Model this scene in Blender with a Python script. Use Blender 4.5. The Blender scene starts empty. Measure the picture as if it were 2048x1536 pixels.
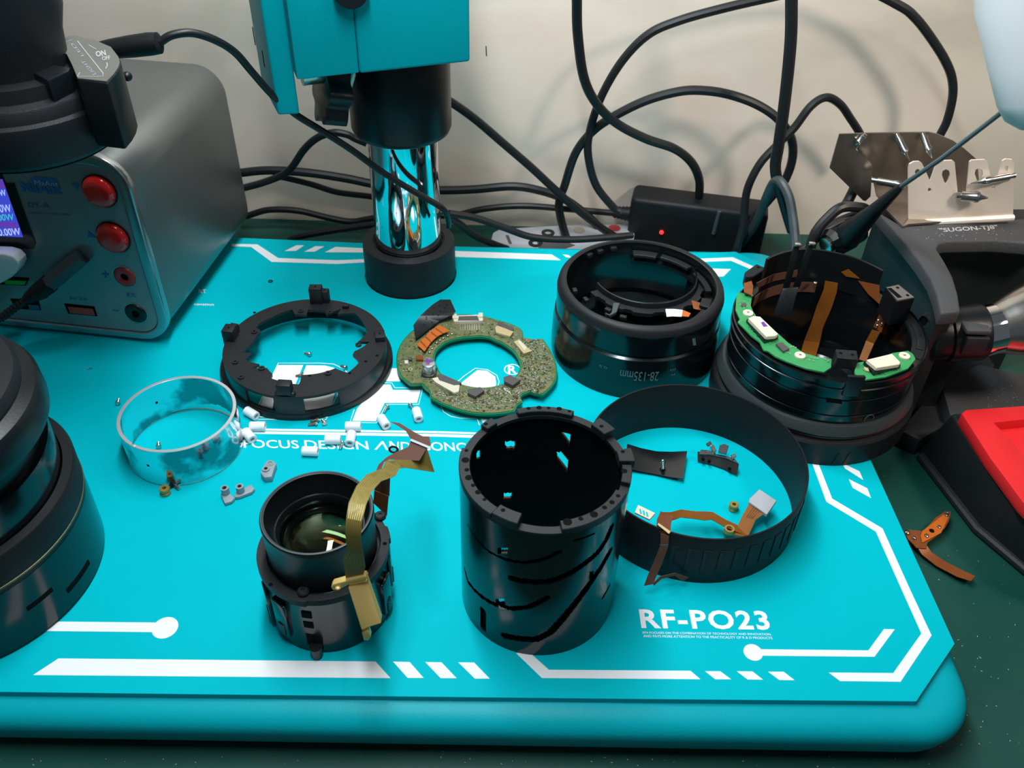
import bpy, bmesh, math, random
from mathutils import Vector, Matrix, geometry
random.seed(7)
S = 0.001                      # everything below is written in millimetres
pi = math.pi
sc = bpy.context.scene
col = sc.collection

# ------------------------------------------------------------------ camera
F_PX, PITCH, ROLL, HCAM = 1756.2, 0.6983, 0.0290, 340.0
cp, sp_, cr, sr = math.cos(PITCH), math.sin(PITCH), math.cos(ROLL), math.sin(ROLL)
FW = Vector((0, cp, -sp_)); RT0 = Vector((1, 0, 0)); UP0 = RT0.cross(FW)
RT = RT0 * cr + UP0 * sr; UP = UP0 * cr - RT0 * sr
CAM = Vector((0, 0, HCAM))
cam = bpy.data.cameras.new('camera'); co = bpy.data.objects.new('camera', cam); col.objects.link(co)
cam.sensor_width = 36; cam.lens = F_PX / 2048 * 36; cam.clip_start = 0.005; cam.clip_end = 20
m3 = Matrix((RT, UP, -FW)).transposed()
co.matrix_world = Matrix.Translation(CAM * S) @ m3.to_4x4()
sc.camera = co
cam.dof.use_dof = True; cam.dof.focus_distance = 0.45; cam.dof.aperture_fstop = 22

# ------------------------------------------------------------------ light
w = bpy.data.worlds.new('room'); sc.world = w; w.use_nodes = True
w.node_tree.nodes['Background'].inputs[0].default_value = (0.80, 0.90, 1.0, 1)
w.node_tree.nodes['Background'].inputs[1].default_value = 0.095
def area(name, loc, target, sx, sy, power, color):
    l = bpy.data.lights.new(name, 'AREA'); l.shape = 'RECTANGLE'; l.size = sx * S; l.size_y = sy * S
    l.energy = power; l.color = color
    o = bpy.data.objects.new(name, l); col.objects.link(o); o.location = Vector(loc) * S
    o.rotation_euler = (Vector(target) - Vector(loc)).to_track_quat('-Z', 'Y').to_euler(); return o
area('bench_tube', (-60, 290, 600), (0, 300, 0), 460, 45, 4.15, (0.90, 0.97, 1.0))
area('wall_lamp', (-40, 470, 400), (20, 644, 130), 220, 60, 0.62, (0.97, 0.98, 1.0))
l_ = area('warm_lamp', (430, 230, 430), (300, 560, 70), 70, 70, 0.50, (1.0, 0.86, 0.74)); l_.data.spread = math.radians(95)
sc.view_settings.view_transform = 'Standard'; sc.view_settings.look = 'None'
sc.view_settings.gamma = 1.0; sc.view_settings.exposure = 0.0; sc.view_settings.use_curve_mapping = False

# ------------------------------------------------------------------ helpers
def ray(x, y): return FW + RT * ((x - 1024) / F_PX) - UP * ((y - 768) / F_PX)
def P(x, y, z=0.0):            # pixel of the photograph -> point on the level z (mm)
    d = ray(x, y); return CAM + d * ((z - HCAM) / d.z)
def PY(x, y, Y):               # pixel -> point on the upright plane y = Y
    d = ray(x, y); return CAM + d * (Y / d.y)
def PP(x, y, p0, n):           # pixel -> point on any plane
    d = ray(x, y); return CAM + d * (((p0 - CAM).dot(n)) / d.dot(n))
def pol(c, r, a, z=0): return Vector((c[0] + r * math.cos(a), c[1] + r * math.sin(a), z))

def mat(name, c, rough=0.5, metal=0.0, var=0.12, scale=60.0, bump=0.0, bscale=900.0, spec=0.5, emit=None, c2=None, coat=0.0):
    m = bpy.data.materials.new(name); m.use_nodes = True; nt = m.node_tree; N = nt.nodes; L = nt.links
    b = N['Principled BSDF']; b.inputs['Roughness'].default_value = rough; b.inputs['Metallic'].default_value = metal
    b.inputs['Specular IOR Level'].default_value = spec; b.inputs['Coat Weight'].default_value = coat
    tc = N.new('ShaderNodeTexCoord'); no = N.new('ShaderNodeTexNoise'); no.inputs['Scale'].default_value = scale; no.inputs['Detail'].default_value = 6
    L.new(tc.outputs['Object'], no.inputs['Vector'])
    ramp = N.new('ShaderNodeMix'); ramp.data_type = 'RGBA'
    c2 = c2 or tuple(x * (1 - var) for x in c)
    ramp.inputs[6].default_value = (*c, 1); ramp.inputs[7].default_value = (*c2, 1)
    L.new(no.outputs['Fac'], ramp.inputs[0]); L.new(ramp.outputs[2], b.inputs['Base Color'])
    if bump:
        n2 = N.new('ShaderNodeTexNoise'); n2.inputs['Scale'].default_value = bscale; n2.inputs['Detail'].default_value = 3
        bp = N.new('ShaderNodeBump'); bp.inputs['Strength'].default_value = bump; bp.inputs['Distance'].default_value = 0.0005
        L.new(tc.outputs['Object'], n2.inputs['Vector']); L.new(n2.outputs['Fac'], bp.inputs['Height']); L.new(bp.outputs[0], b.inputs['Normal'])
    if emit: b.inputs['Emission Color'].default_value = (*emit[0], 1); b.inputs['Emission Strength'].default_value = emit[1]
    return m
def silver():
    m = mat('mottled_silver', (0.80, 0.82, 0.84), 0.13, 1.0, var=0.5, scale=40, bump=0.5, bscale=130)
    N = m.node_tree.nodes; L = m.node_tree.links; mx = [n for n in N if n.type == 'MIX'][0]; no = [n for n in N if n.type == 'TEX_NOISE'][0]
    r = N.new('ShaderNodeValToRGB'); r.color_ramp.elements[0].position = 0.50; r.color_ramp.elements[1].position = 0.60
    L.new(no.outputs['Fac'], r.inputs[0]); L.new(r.outputs[0], mx.inputs[0]); mx.inputs[7].default_value = (0.26, 0.28, 0.30, 1)  # noise mixes darker grey patches into the silver
    return m
M = {}
M['teal'] = mat('teal_silicone', (0.0, 0.50, 0.59), 0.6, spec=0.04, var=0.05, bump=0.05)
M['tealpaint'] = mat('teal_paint', (0.0, 0.42, 0.50), 0.42, spec=0.15, var=0.05, bump=0.15, bscale=1500)
M['print'] = mat('white_print', (0.90, 0.92, 0.94), 0.5, spec=0.2, var=0.03)
M['black'] = mat('black_plastic', (0.006, 0.009, 0.011), 0.36, var=0.3, spec=0.42, bump=0.1)
M['blackgloss'] = mat('black_gloss', (0.005, 0.008, 0.010), 0.17, var=0.3, spec=0.55)
M['blackmatte'] = mat('black_matte', (0.013, 0.015, 0.018), 0.52, var=0.3, spec=0.38, bump=0.25, bscale=1800)
M['deep'] = mat('black_recess', (0.003, 0.003, 0.003), 0.8, spec=0.1)
M['rubber'] = mat('black_rubber', (0.009, 0.011, 0.013), 0.5, var=0.3, spec=0.3)
M['cable'] = mat('black_cable', (0.010, 0.012, 0.014), 0.42, var=0.2, spec=0.4)
M['greycable'] = mat('grey_cable', (0.06, 0.08, 0.09), 0.4, var=0.2)
M['chrome'] = mat('chrome', (0.86, 0.88, 0.90), 0.035, 1.0, var=0.02)
M['steel'] = mat('steel', (0.62, 0.60, 0.57), 0.22, 1.0, var=0.15)
M['silver'] = silver()
M['rimsilver'] = mat('silver_rim', (0.86, 0.88, 0.90), 0.3, 0.7, var=0.05)
M['brass'] = mat('brass', (0.50, 0.34, 0.10), 0.3, 0.45, var=0.3, scale=500)
M['gold'] = mat('gold_plate', (1.0, 0.70, 0.24), 0.34, 0.25, var=0.08, scale=200, bump=0.1)
M['copper'] = mat('copper_flex', (0.33, 0.095, 0.025), 0.33, 0.25, var=0.35, scale=160)
M['amber'] = mat('amber_flex', (0.30, 0.105, 0.015), 0.33, 0.2, var=0.3, scale=160)
M['olive'] = mat('olive_flex', (0.27, 0.20, 0.045), 0.45, 0.1, var=0.15, scale=100)
M['olivetrace'] = mat('olive_trace', (0.42, 0.33, 0.08), 0.4, 0.2)
M['brownflex'] = mat('brown_flex', (0.15, 0.070, 0.048), 0.6, 0.0, var=0.3, spec=0.15)
M['orange'] = mat('orange_polyimide', (0.62, 0.14, 0.015), 0.35, var=0.2, scale=300)
M['solder'] = mat('solder', (0.85, 0.85, 0.82), 0.2, 1.0)
M['white'] = mat('white_nylon', (0.86, 0.90, 0.93), 0.45, var=0.04)
M['cream'] = mat('cream_plastic', (0.70, 0.66, 0.52), 0.45, var=0.1)
M['ivory'] = mat('ivory_cover', (0.80, 0.70, 0.55), 0.4, var=0.05, scale=80)
M['tan'] = mat('tan_plastic', (0.58, 0.46, 0.24), 0.45)
M['icgrey'] = mat('chip_grey', (0.085, 0.080, 0.082), 0.5)
M['greyplas'] = mat('blue_grey_plastic', (0.30, 0.36, 0.41), 0.5, var=0.15)
M['palegrey'] = mat('pale_grey', (0.42, 0.44, 0.48), 0.45, var=0.05)
M['psu'] = mat('grey_metal_paint', (0.22, 0.235, 0.235), 0.33, 0.75, var=0.08, bump=0.1)
M['psupanel'] = mat('panel_grey', (0.27, 0.30, 0.31), 0.30, 0.45, var=0.05)
M['bezel'] = mat('bezel_aluminium', (0.42, 0.44, 0.46), 0.22, 0.9, var=0.05)
M['red'] = mat('red_button', (0.75, 0.015, 0.012), 0.22, var=0.06, coat=0.4)
M['redjack'] = mat('red_jack', (0.36, 0.03, 0.035), 0.35)
M['redport'] = mat('red_port', (0.55, 0.06, 0.04), 0.4)
M['redtray'] = mat('red_silicone', (0.78, 0.022, 0.028), 0.42, var=0.1, spec=0.4)
M['green'] = mat('green_port', (0.05, 0.55, 0.06), 0.4)
M['blueport'] = mat('blue_port', (0.03, 0.12, 0.25), 0.4)
M['blueink'] = mat('blue_ink', (0.015, 0.15, 0.40), 0.4)
M['dkblueink'] = mat('faint_blue_ink', (0.03, 0.12, 0.20), 0.4)
M['screen'] = mat('lit_screen', (0.02, 0.02, 0.1), 0.3, emit=((0.05, 0.07, 0.65), 0.9))
M['screen2'] = mat('lit_screen_band', (0.02, 0.02, 0.1), 0.3, emit=((0.14, 0.05, 0.50), 0.8))
M['digit'] = mat('lit_digits', (0.1, 0.1, 0.1), 0.3, emit=((0.45, 0.60, 1.0), 1.0))
M['digitc'] = mat('lit_cyan_digits', (0.1, 0.1, 0.1), 0.3, emit=((0.05, 0.60, 0.60), 0.9))
M['led'] = mat('red_led', (0.5, 0, 0), 0.3, emit=((1.0, 0.02, 0.02), 3.0))
M['rack'] = mat('brushed_rack', (0.50, 0.45, 0.39), 0.24, 0.9, var=0.75, scale=30, bump=0.3, bscale=60)
M['rackfront'] = mat('rack_front', (0.80, 0.72, 0.63), 0.42, 0.35, var=0.04, scale=15)  # rack steel made paler, its bright reflection put into the colour
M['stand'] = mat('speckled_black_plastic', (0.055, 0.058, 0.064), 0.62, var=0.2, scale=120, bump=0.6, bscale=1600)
M['standdark'] = mat('dark_plastic', (0.010, 0.013, 0.016), 0.55, var=0.2, bump=0.3, bscale=1600)  # darker stand plastic, side shade put into the colour; also the tray's black
M['greyink'] = mat('pale_grey_ink', (0.42, 0.42, 0.42), 0.6)
M['lensink'] = mat('dim_lens_ink', (0.14, 0.22, 0.22), 0.5)
M['plate'] = mat('grey_label_plate', (0.13, 0.125, 0.115), 0.45, var=0.15)
M['lamp'] = mat('white_plastic', (0.95, 0.96, 0.99), 0.4, var=0.02)
M['wire'] = mat('blue_grey_wire', (0.11, 0.17, 0.19), 0.5)
M['sol_violet'] = mat('violet_ink', (0.16, 0.05, 0.35), 0.5)
M['reddot'] = mat('red_dot', (0.55, 0.02, 0.04), 0.5)
M['motor'] = mat('capacitor_can', (0.55, 0.57, 0.60), 0.3, 0.8, var=0.05)

def wallmat():
    m = bpy.data.materials.new('painted_board'); m.use_nodes = True; N = m.node_tree.nodes; L = m.node_tree.links; b = N['Principled BSDF']
    b.inputs['Roughness'].default_value = 0.55; b.inputs['Specular IOR Level'].default_value = 0.3
    tc = N.new('ShaderNodeTexCoord'); mp = N.new('ShaderNodeMapping'); mp.inputs['Scale'].default_value = (3.2, 1, 4.5)
    L.new(tc.outputs['Object'], mp.inputs['Vector'])
    n1 = N.new('ShaderNodeTexNoise'); n1.inputs['Scale'].default_value = 1.3; n1.inputs['Detail'].default_value = 5; n1.inputs['Distortion'].default_value = 0.6
    L.new(mp.outputs[0], n1.inputs['Vector'])
    r = N.new('ShaderNodeValToRGB'); e = r.color_ramp.elements
    e[0].position = 0.28; e[0].color = (0.50, 0.47, 0.39, 1); e[1].position = 0.62; e[1].color = (0.76, 0.67, 0.58, 1)
    x = e.new(0.46); x.color = (0.66, 0.60, 0.51, 1); x = e.new(0.80); x.color = (0.74, 0.58, 0.48, 1)
    L.new(n1.outputs['Fac'], r.inputs[0]); L.new(r.outputs[0], b.inputs['Base Color'])
    n2 = N.new('ShaderNodeTexNoise'); n2.inputs['Scale'].default_value = 90; n2.inputs['Detail'].default_value = 4
    mp2 = N.new('ShaderNodeMapping'); mp2.inputs['Scale'].default_value = (1, 1, 5); L.new(tc.outputs['Object'], mp2.inputs['Vector']); L.new(mp2.outputs[0], n2.inputs['Vector'])
    bp = N.new('ShaderNodeBump'); bp.inputs['Strength'].default_value = 0.05; bp.inputs['Distance'].default_value = 0.002
    L.new(n2.outputs['Fac'], bp.inputs['Height']); L.new(bp.outputs[0], b.inputs['Normal']); return m
M['wall'] = wallmat()
def deskmat():
    m = bpy.data.materials.new('green_bench_mat'); m.use_nodes = True; N = m.node_tree.nodes; L = m.node_tree.links; b = N['Principled BSDF']
    b.inputs['Roughness'].default_value = 0.5; b.inputs['Specular IOR Level'].default_value = 0.3
    tc = N.new('ShaderNodeTexCoord'); n1 = N.new('ShaderNodeTexNoise'); n1.inputs['Scale'].default_value = 9; n1.inputs['Detail'].default_value = 8
    L.new(tc.outputs['Object'], n1.inputs['Vector']); r = N.new('ShaderNodeValToRGB'); e = r.color_ramp.elements
    e[0].position = 0.35; e[0].color = (0.003, 0.062, 0.046, 1); e[1].position = 0.70; e[1].color = (0.020, 0.085, 0.066, 1)
    L.new(n1.outputs['Fac'], r.inputs[0])
    v = N.new('ShaderNodeTexNoise'); v.inputs['Scale'].default_value = 420; v.inputs['Detail'].default_value = 2
    L.new(tc.outputs['Object'], v.inputs['Vector']); r2 = N.new('ShaderNodeValToRGB'); r2.color_ramp.elements[0].position = 0.74; r2.color_ramp.elements[1].position = 0.80
    L.new(v.outputs['Fac'], r2.inputs[0]); mx = N.new('ShaderNodeMix'); mx.data_type = 'RGBA'; L.new(r2.outputs[0], mx.inputs[0]); L.new(r.outputs[0], mx.inputs[6]); mx.inputs[7].default_value = (0.20, 0.30, 0.26, 1)
    L.new(mx.outputs[2], b.inputs['Base Color']); return m
M['desk'] = deskmat()
def pcbmat(name, base, spk, pale):
    m = bpy.data.materials.new(name); m.use_nodes = True; N = m.node_tree.nodes; L = m.node_tree.links; b = N['Principled BSDF']
    b.inputs['Roughness'].default_value = 0.35
    tc = N.new('ShaderNodeTexCoord'); v = N.new('ShaderNodeTexVoronoi'); v.inputs['Scale'].default_value = 420; v.feature = 'DISTANCE_TO_EDGE'
    n = N.new('ShaderNodeTexNoise'); n.inputs['Scale'].default_value = 260; n.inputs['Detail'].default_value = 5
    L.new(tc.outputs['Object'], v.inputs['Vector']); L.new(tc.outputs['Object'], n.inputs['Vector'])
    r = N.new('ShaderNodeValToRGB'); e = r.color_ramp.elements; e[0].position = 0.38; e[0].color = (*base, 1); e[1].position = 0.62; e[1].color = (*spk, 1)
    L.new(n.outputs['Fac'], r.inputs[0]); r2 = N.new('ShaderNodeValToRGB'); r2.color_ramp.elements[0].position = 0.02; r2.color_ramp.elements[0].color = (1, 1, 1, 1); r2.color_ramp.elements[1].position = 0.05; r2.color_ramp.elements[1].color = (0, 0, 0, 1)
    L.new(v.outputs['Distance'], r2.inputs[0]); mx = N.new('ShaderNodeMix'); mx.data_type = 'RGBA'
    L.new(r2.outputs[0], mx.inputs[0]); L.new(r.outputs[0], mx.inputs[6]); mx.inputs[7].default_value = (*pale, 1); L.new(mx.outputs[2], b.inputs['Base Color']); return m
M['pcb'] = pcbmat('olive_circuit_board', (0.065, 0.115, 0.040), (0.17, 0.165, 0.07), (0.22, 0.24, 0.12))
M['pcbedge'] = mat('green_board_edge', (0.0, 0.20, 0.07), 0.4, var=0.2)
M['pcbgreen'] = mat('bright_green_board', (0.02, 0.27, 0.075), 0.3, c2=(0.05, 0.33, 0.12), scale=250)
def glass(tint):
    m = bpy.data.materials.new('coated_glass'); m.use_nodes = True; b = m.node_tree.nodes['Principled BSDF']
    b.inputs['Base Color'].default_value = (0.42, 0.48, 0.36, 1); b.inputs['Roughness'].default_value = 0.02; b.inputs['Transmission Weight'].default_value = 1.0; b.inputs['IOR'].default_value = 1.6
    b.inputs['Specular Tint'].default_value = tint; return m
M['glass'] = glass((0.45, 0.9, 0.4, 1)); M['glass2'] = glass((1.0, 0.35, 0.12, 1))

class MB:
    def __init__(s): s.v = []; s.f = []; s.T = Matrix.Identity(4)
    def add(s, vs, fs):
        k = len(s.v); s.v += [s.T @ Vector(q) for q in vs]; s.f += [tuple(i + k for i in q) for q in fs]; return s
    def box(s, c, d, R=None):
        R = R or Matrix.Identity(3); c = Vector(c)
        vs = [c + R @ Vector((sx * d[0] / 2, sy * d[1] / 2, sz * d[2] / 2)) for sx in (-1, 1) for sy in (-1, 1) for sz in (-1, 1)]
        return s.add(vs, [(0, 1, 3, 2), (4, 6, 7, 5), (0, 4, 5, 1), (2, 3, 7, 6), (0, 2, 6, 4), (1, 5, 7, 3)])
    def tube(s, pts, r, n=10, caps=True):
        pts = [Vector(q) for q in pts]; rr = r if isinstance(r, (list, tuple)) else [r] * len(pts)
        t = (pts[1] - pts[0]).normalized(); a = t.orthogonal().normalized(); vs = []; fs = []
        for i, q in enumerate(pts):
            t2 = (pts[min(i + 1, len(pts) - 1)] - pts[max(i - 1, 0)])
            if t2.length > 1e-9: t2.normalize(); a = (a - t2 * a.dot(t2)).normalized(); t = t2
            b = t.cross(a)
            for k in range(n): vs.append(q + (a * math.cos(2 * pi * k / n) + b * math.sin(2 * pi * k / n)) * rr[i])
        for i in range(len(pts) - 1):
            for k in range(n): fs.append((i * n + k, i * n + (k + 1) % n, (i + 1) * n + (k + 1) % n, (i + 1) * n + k))
        if caps: fs += [tuple(range(n))[::-1], tuple(range((len(pts) - 1) * n, len(pts) * n))]
        return s.add(vs, fs)
    def cyl(s, p0, p1, r0, r1=None, n=24): return s.tube([p0, p1], [r0, r0 if r1 is None else r1], n)
    def lathe(s, prof, c=(0, 0), n=96, closed=True, a0=0.0, a1=2 * pi):
        full = abs(a1 - a0 - 2 * pi) < 1e-6; na = n if full else n + 1; m = len(prof); vs = []; fs = []
        for i in range(na):
            a = a0 + (a1 - a0) * i / n
            for r, z in prof: vs.append((c[0] + r * math.cos(a), c[1] + r * math.sin(a), z))
        for i in range(n):
            j = (i + 1) % na
            for k in range(m if closed else m - 1):
                l = (k + 1) % m; fs.append((i * m + k, j * m + k, j * m + l, i * m + l))
        if not full and closed: fs += [tuple(range(m)), tuple(range(n * m, n * m + m))[::-1]]
        return s.add(vs, fs)
    def prism(s, poly, z0, z1, holes=()):
        loops = [list(poly)] + [list(h) for h in holes]; flat = []; vs = []; fs = []
        for L in loops: flat += [Vector((q[0], q[1], 0)) for q in L]
        n = len(flat); vs = [(q.x, q.y, z0) for q in flat] + [(q.x, q.y, z1) for q in flat]
        tr = geometry.tessellate_polygon([[Vector((q[0], q[1], 0)) for q in L] for L in loops])
        for t in tr: fs.append(tuple(t)); fs.append(tuple(i + n for i in t))
        k = 0
        for L in loops:
            m = len(L)
            for i in range(m): fs.append((k + i, k + (i + 1) % m, k + (i + 1) % m + n, k + i + n))
            k += m
        return s.add(vs, fs)
    def slab(s, pts, off):     # planar 3-D outline given thickness along off
        pts = [Vector(q) for q in pts]; off = Vector(off); n = len(pts); tr = geometry.tessellate_polygon([pts])
        fs = [tuple(t) for t in tr] + [tuple(i + n for i in t) for t in tr] + [(i, (i + 1) % n, (i + 1) % n + n, i + n) for i in range(n)]
        return s.add(pts + [q + off for q in pts], fs)
    def rplate(s, rin, rout, z0, z1, c=(0, 0), n=180, a0=0.0, a1=2 * pi):
        g = lambda f, a: f(a) if callable(f) else f
        full = abs(a1 - a0 - 2 * pi) < 1e-6; na = n if full else n + 1; vs = []; fs = []
        for i in range(na):
            a = a0 + (a1 - a0) * i / n; ri = g(rin, a); ro = g(rout, a); zz0 = g(z0, a); zz1 = g(z1, a)
            for r, z in ((ri, zz0), (ro, zz0), (ro, zz1), (ri, zz1)): vs.append((c[0] + r * math.cos(a), c[1] + r * math.sin(a), z))
        for i in range(n):
            j = (i + 1) % na
            for k in range(4): l = (k + 1) % 4; fs.append((i * 4 + k, j * 4 + k, j * 4 + l, i * 4 + l))
        if not full: fs += [(0, 1, 2, 3), (n * 4 + 3, n * 4 + 2, n * 4 + 1, n * 4)]
        return s.add(vs, fs)
    def shell(s, c, ri, ro, z0, z1, na, nz, keep, dz=None):   # tube wall with openings; keep(angle, z) -> solid?
        da = 2 * pi / na; h = (z1 - z0) / nz
        K = [[keep((i + .5) * da, z0 + (j + .5) * h) for j in range(nz)] for i in range(na)]
        vs = []; fs = []; idx = {}
        def V(i, j, o, tag=0):
            key = (i % na, j, o, tag)
            if key not in idx:
                idx[key] = len(vs); a = (i % na) * da; r = ro if o else ri
                vs.append((c[0] + r * math.cos(a), c[1] + r * math.sin(a), z0 + j * h))
            return idx[key]
        def kk(i, j): return 0 <= j < nz and K[i % na][j]
        for i in range(na):
            for j in range(nz):
                if not K[i][j]: continue
                fs.append((V(i, j, 1), V(i + 1, j, 1), V(i + 1, j + 1, 1), V(i, j + 1, 1)))
                fs.append((V(i, j, 0), V(i, j + 1, 0), V(i + 1, j + 1, 0), V(i + 1, j, 0)))
                if not kk(i, j - 1): fs.append((V(i, j, 0), V(i + 1, j, 0), V(i + 1, j, 1), V(i, j, 1)))
                if not kk(i, j + 1): fs.append((V(i, j + 1, 0), V(i, j + 1, 1), V(i + 1, j + 1, 1), V(i + 1, j + 1, 0)))
                if not kk(i - 1, j): fs.append((V(i, j, 0), V(i, j, 1), V(i, j + 1, 1), V(i, j + 1, 0)))
                if not kk(i + 1, j): fs.append((V(i + 1, j, 0), V(i + 1, j + 1, 0), V(i + 1, j + 1, 1), V(i + 1, j, 1)))
        return s.add(vs, fs)
    def ball(s, c, r, n=12, sz=1.0):
        vs = []; fs = []; c = Vector(c)
        for i in range(n + 1):
            t = pi * i / n
            for k in range(n * 2): a = pi * k / n; vs.append(c + Vector((r * math.sin(t) * math.cos(a), r * math.sin(t) * math.sin(a), r * sz * math.cos(t))))
        for i in range(n):
            for k in range(2 * n): fs.append((i * 2 * n + k, i * 2 * n + (k + 1) % (2 * n), (i + 1) * 2 * n + (k + 1) % (2 * n), (i + 1) * 2 * n + k))
        return s.add(vs, fs)
    def ribbon(s, pts, wd, th):  # pts: centre points, wd: half-width vector per point
        pts = [Vector(q) for q in pts]; vs = []; fs = []; n = len(pts)
        for i, q in enumerate(pts):
            t = (pts[min(i + 1, n - 1)] - pts[max(i - 1, 0)]).normalized(); w = Vector(wd[i] if isinstance(wd, list) else wd); nn = t.cross(w)
            nn = nn.normalized() * th / 2 if nn.length > 1e-9 else Vector((0, 0, th / 2))
            vs += [q - w - nn, q + w - nn, q + w + nn, q - w + nn]
        for i in range(n - 1):
            for k in range(4): l = (k + 1) % 4; fs.append((i * 4 + k, i * 4 + l, (i + 1) * 4 + l, (i + 1) * 4 + k))
        fs += [(3, 2, 1, 0), tuple(range(4 * n - 4, 4 * n))]
        return s.add(vs, fs)
    def build(s, name, m, parent=None, ang=35, bevel=0.0, seg=2, label=None, kind=None, local=False):
        o0 = Vector((0, 0, 0))
        if parent is not None and not local:
            q = parent
            while q is not None: o0 = o0 + Vector(q.get('_o', (0, 0, 0))); q = q.parent
        me = bpy.data.meshes.new(name); me.from_pydata([(v - o0) * S for v in s.v], [], s.f)
        bm = bmesh.new(); bm.from_mesh(me); bmesh.ops.remove_doubles(bm, verts=bm.verts, dist=1e-6); bmesh.ops.recalc_face_normals(bm, faces=bm.faces)
        if bevel:
            es = [e for e in bm.edges if len(e.link_faces) == 2 and e.calc_face_angle(0) > math.radians(40)]
            bmesh.ops.bevel(bm, geom=es, offset=bevel * S, segments=seg, profile=0.5, affect='EDGES', clamp_overlap=True)
        bm.to_mesh(me); bm.free()
        for p in me.polygons: p.use_smooth = True
        me.set_sharp_from_angle(angle=math.radians(ang))
        me.materials.append(M[m] if isinstance(m, str) else m)
        o = bpy.data.objects.new(name, me); col.objects.link(o)
        if parent is not None: o.parent = parent
        if label: o['label'] = label
        if kind: o['kind'] = kind
        return o
def tag(o, label, cat, group=None, kind=None):
    o['label'] = label; o['category'] = cat
    if group: o['group'] = group
    if kind: o['kind'] = kind
    return o
def thing(name, loc, label, cat, group=None, rot=None):
    o = bpy.data.objects.new(name, None); col.objects.link(o); o.empty_display_size = 0.005
    o.location = Vector(loc) * S; o['_o'] = tuple(loc)
    if rot is not None: o.rotation_euler = rot
    return tag(o, label, cat, group)
def tree(o):
    r = [o]
    for c in list(o.children): r += tree(c)
    return r
def dup(o, loc, rot, label, parent=None):
    c = o.copy(); col.objects.link(c); c.location = Vector(loc) * S; c.rotation_euler = rot; c['label'] = label
    for ch in list(o.children):
        d = ch.copy(); col.objects.link(d); d.parent = c
        for g in list(ch.children): e = g.copy(); col.objects.link(e); e.parent = d
    return c
def spline(pts, n=8):
    pts = [Vector(q) for q in pts]; q = [pts[0] * 2 - pts[1]] + pts + [pts[-1] * 2 - pts[-2]]; out = []
    for i in range(1, len(q) - 2):
        for k in range(n):
            t = k / n; a, b, c, d = q[i - 1], q[i], q[i + 1], q[i + 2]
            out.append(0.5 * ((2 * b) + (c - a) * t + (2 * a - 5 * b + 4 * c - d) * t * t + (3 * b - a - 3 * c + d) * t ** 3))
    return out + [pts[-1]]
_tc = {}
def text_uv(t, bold=0.0, space=1.0):
    k = (t, bold, space)
    if k not in _tc:
        cu = bpy.data.curves.new('t', 'FONT'); cu.body = t; cu.offset = bold; cu.space_character = space; cu.resolution_u = 3
        o = bpy.data.objects.new('t', cu); col.objects.link(o); dg = bpy.context.evaluated_depsgraph_get(); me = o.evaluated_get(dg).to_mesh()
        vs = [v.co.copy() for v in me.vertices]; fs = [tuple(p.vertices) for p in me.polygons]; o.evaluated_get(dg).to_mesh_clear()
        bpy.data.objects.remove(o); bpy.data.curves.remove(cu)
        x0 = min(v.x for v in vs); x1 = max(v.x for v in vs); y0 = min(v.y for v in vs); y1 = max(v.y for v in vs)
        _tc[k] = ([((v.x - x0) / (x1 - x0), (v.y - y0) / (y1 - y0)) for v in vs], fs)
    return _tc[k]
def text(t, fn, name, m, parent, bold=0.0, space=1.0, th=Vector((0, 0, 0.05)), **kw):
    uv, fs = text_uv(t, bold, space); b = MB(); b.add([Vector(fn(u, v)) + Vector(th) for u, v in uv], fs)
    o = b.build(name, m, parent, **kw); return o
def quad(bl, br, tl): return lambda u, v: bl + (br - bl) * u + (tl - bl) * v
def Z3(pts, z, ox=0, oy=0, s=1.0): return [P(ox + x * s, oy + y * s, z) for x, y in pts]

# ------------------------------------------------------------------ the setting
DZ = -29.0                      # level of the bench top; the teal mat's surface is level 0
WY = 644.0                      # the wall
b = MB(); b.box((0, 200, -0.5 - 15 + DZ + 0.5), (1600, 888, 30)); desk = b.build('workbench', 'desk')
tag(desk, 'dark green workbench top, scuffed and dusty, running back to the wall', 'workbench')
b = MB(); b.box((0, WY + 6, 350), (1600, 12, 900)); wl = b.build('wall_back', 'wall'); wl['kind'] = 'structure'
b = MB(); b.slab([PY(971, 92, WY), PY(973, 92, WY), PY(974, 112, WY), PY(972, 112, WY)], (0, -0.15, 0)); b.build('scratch', 'black', wl)
b = MB(); random.seed(3)
for i in range(90):
    x, y = random.choice([(random.uniform(1760, 2040), random.uniform(1000, 1530)), (random.uniform(1750, 2040), random.uniform(1180, 1530)), (random.uniform(0, 1900), random.uniform(1512, 1534))])
    q = P(x, y, DZ + .1); a = random.uniform(0, 3); l = random.uniform(.15, .8)
    b.box(q, (l, .14, .14), Matrix.Rotation(a, 3, 'Z'))
b.build('dust', 'print', desk, kind='stuff')

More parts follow.
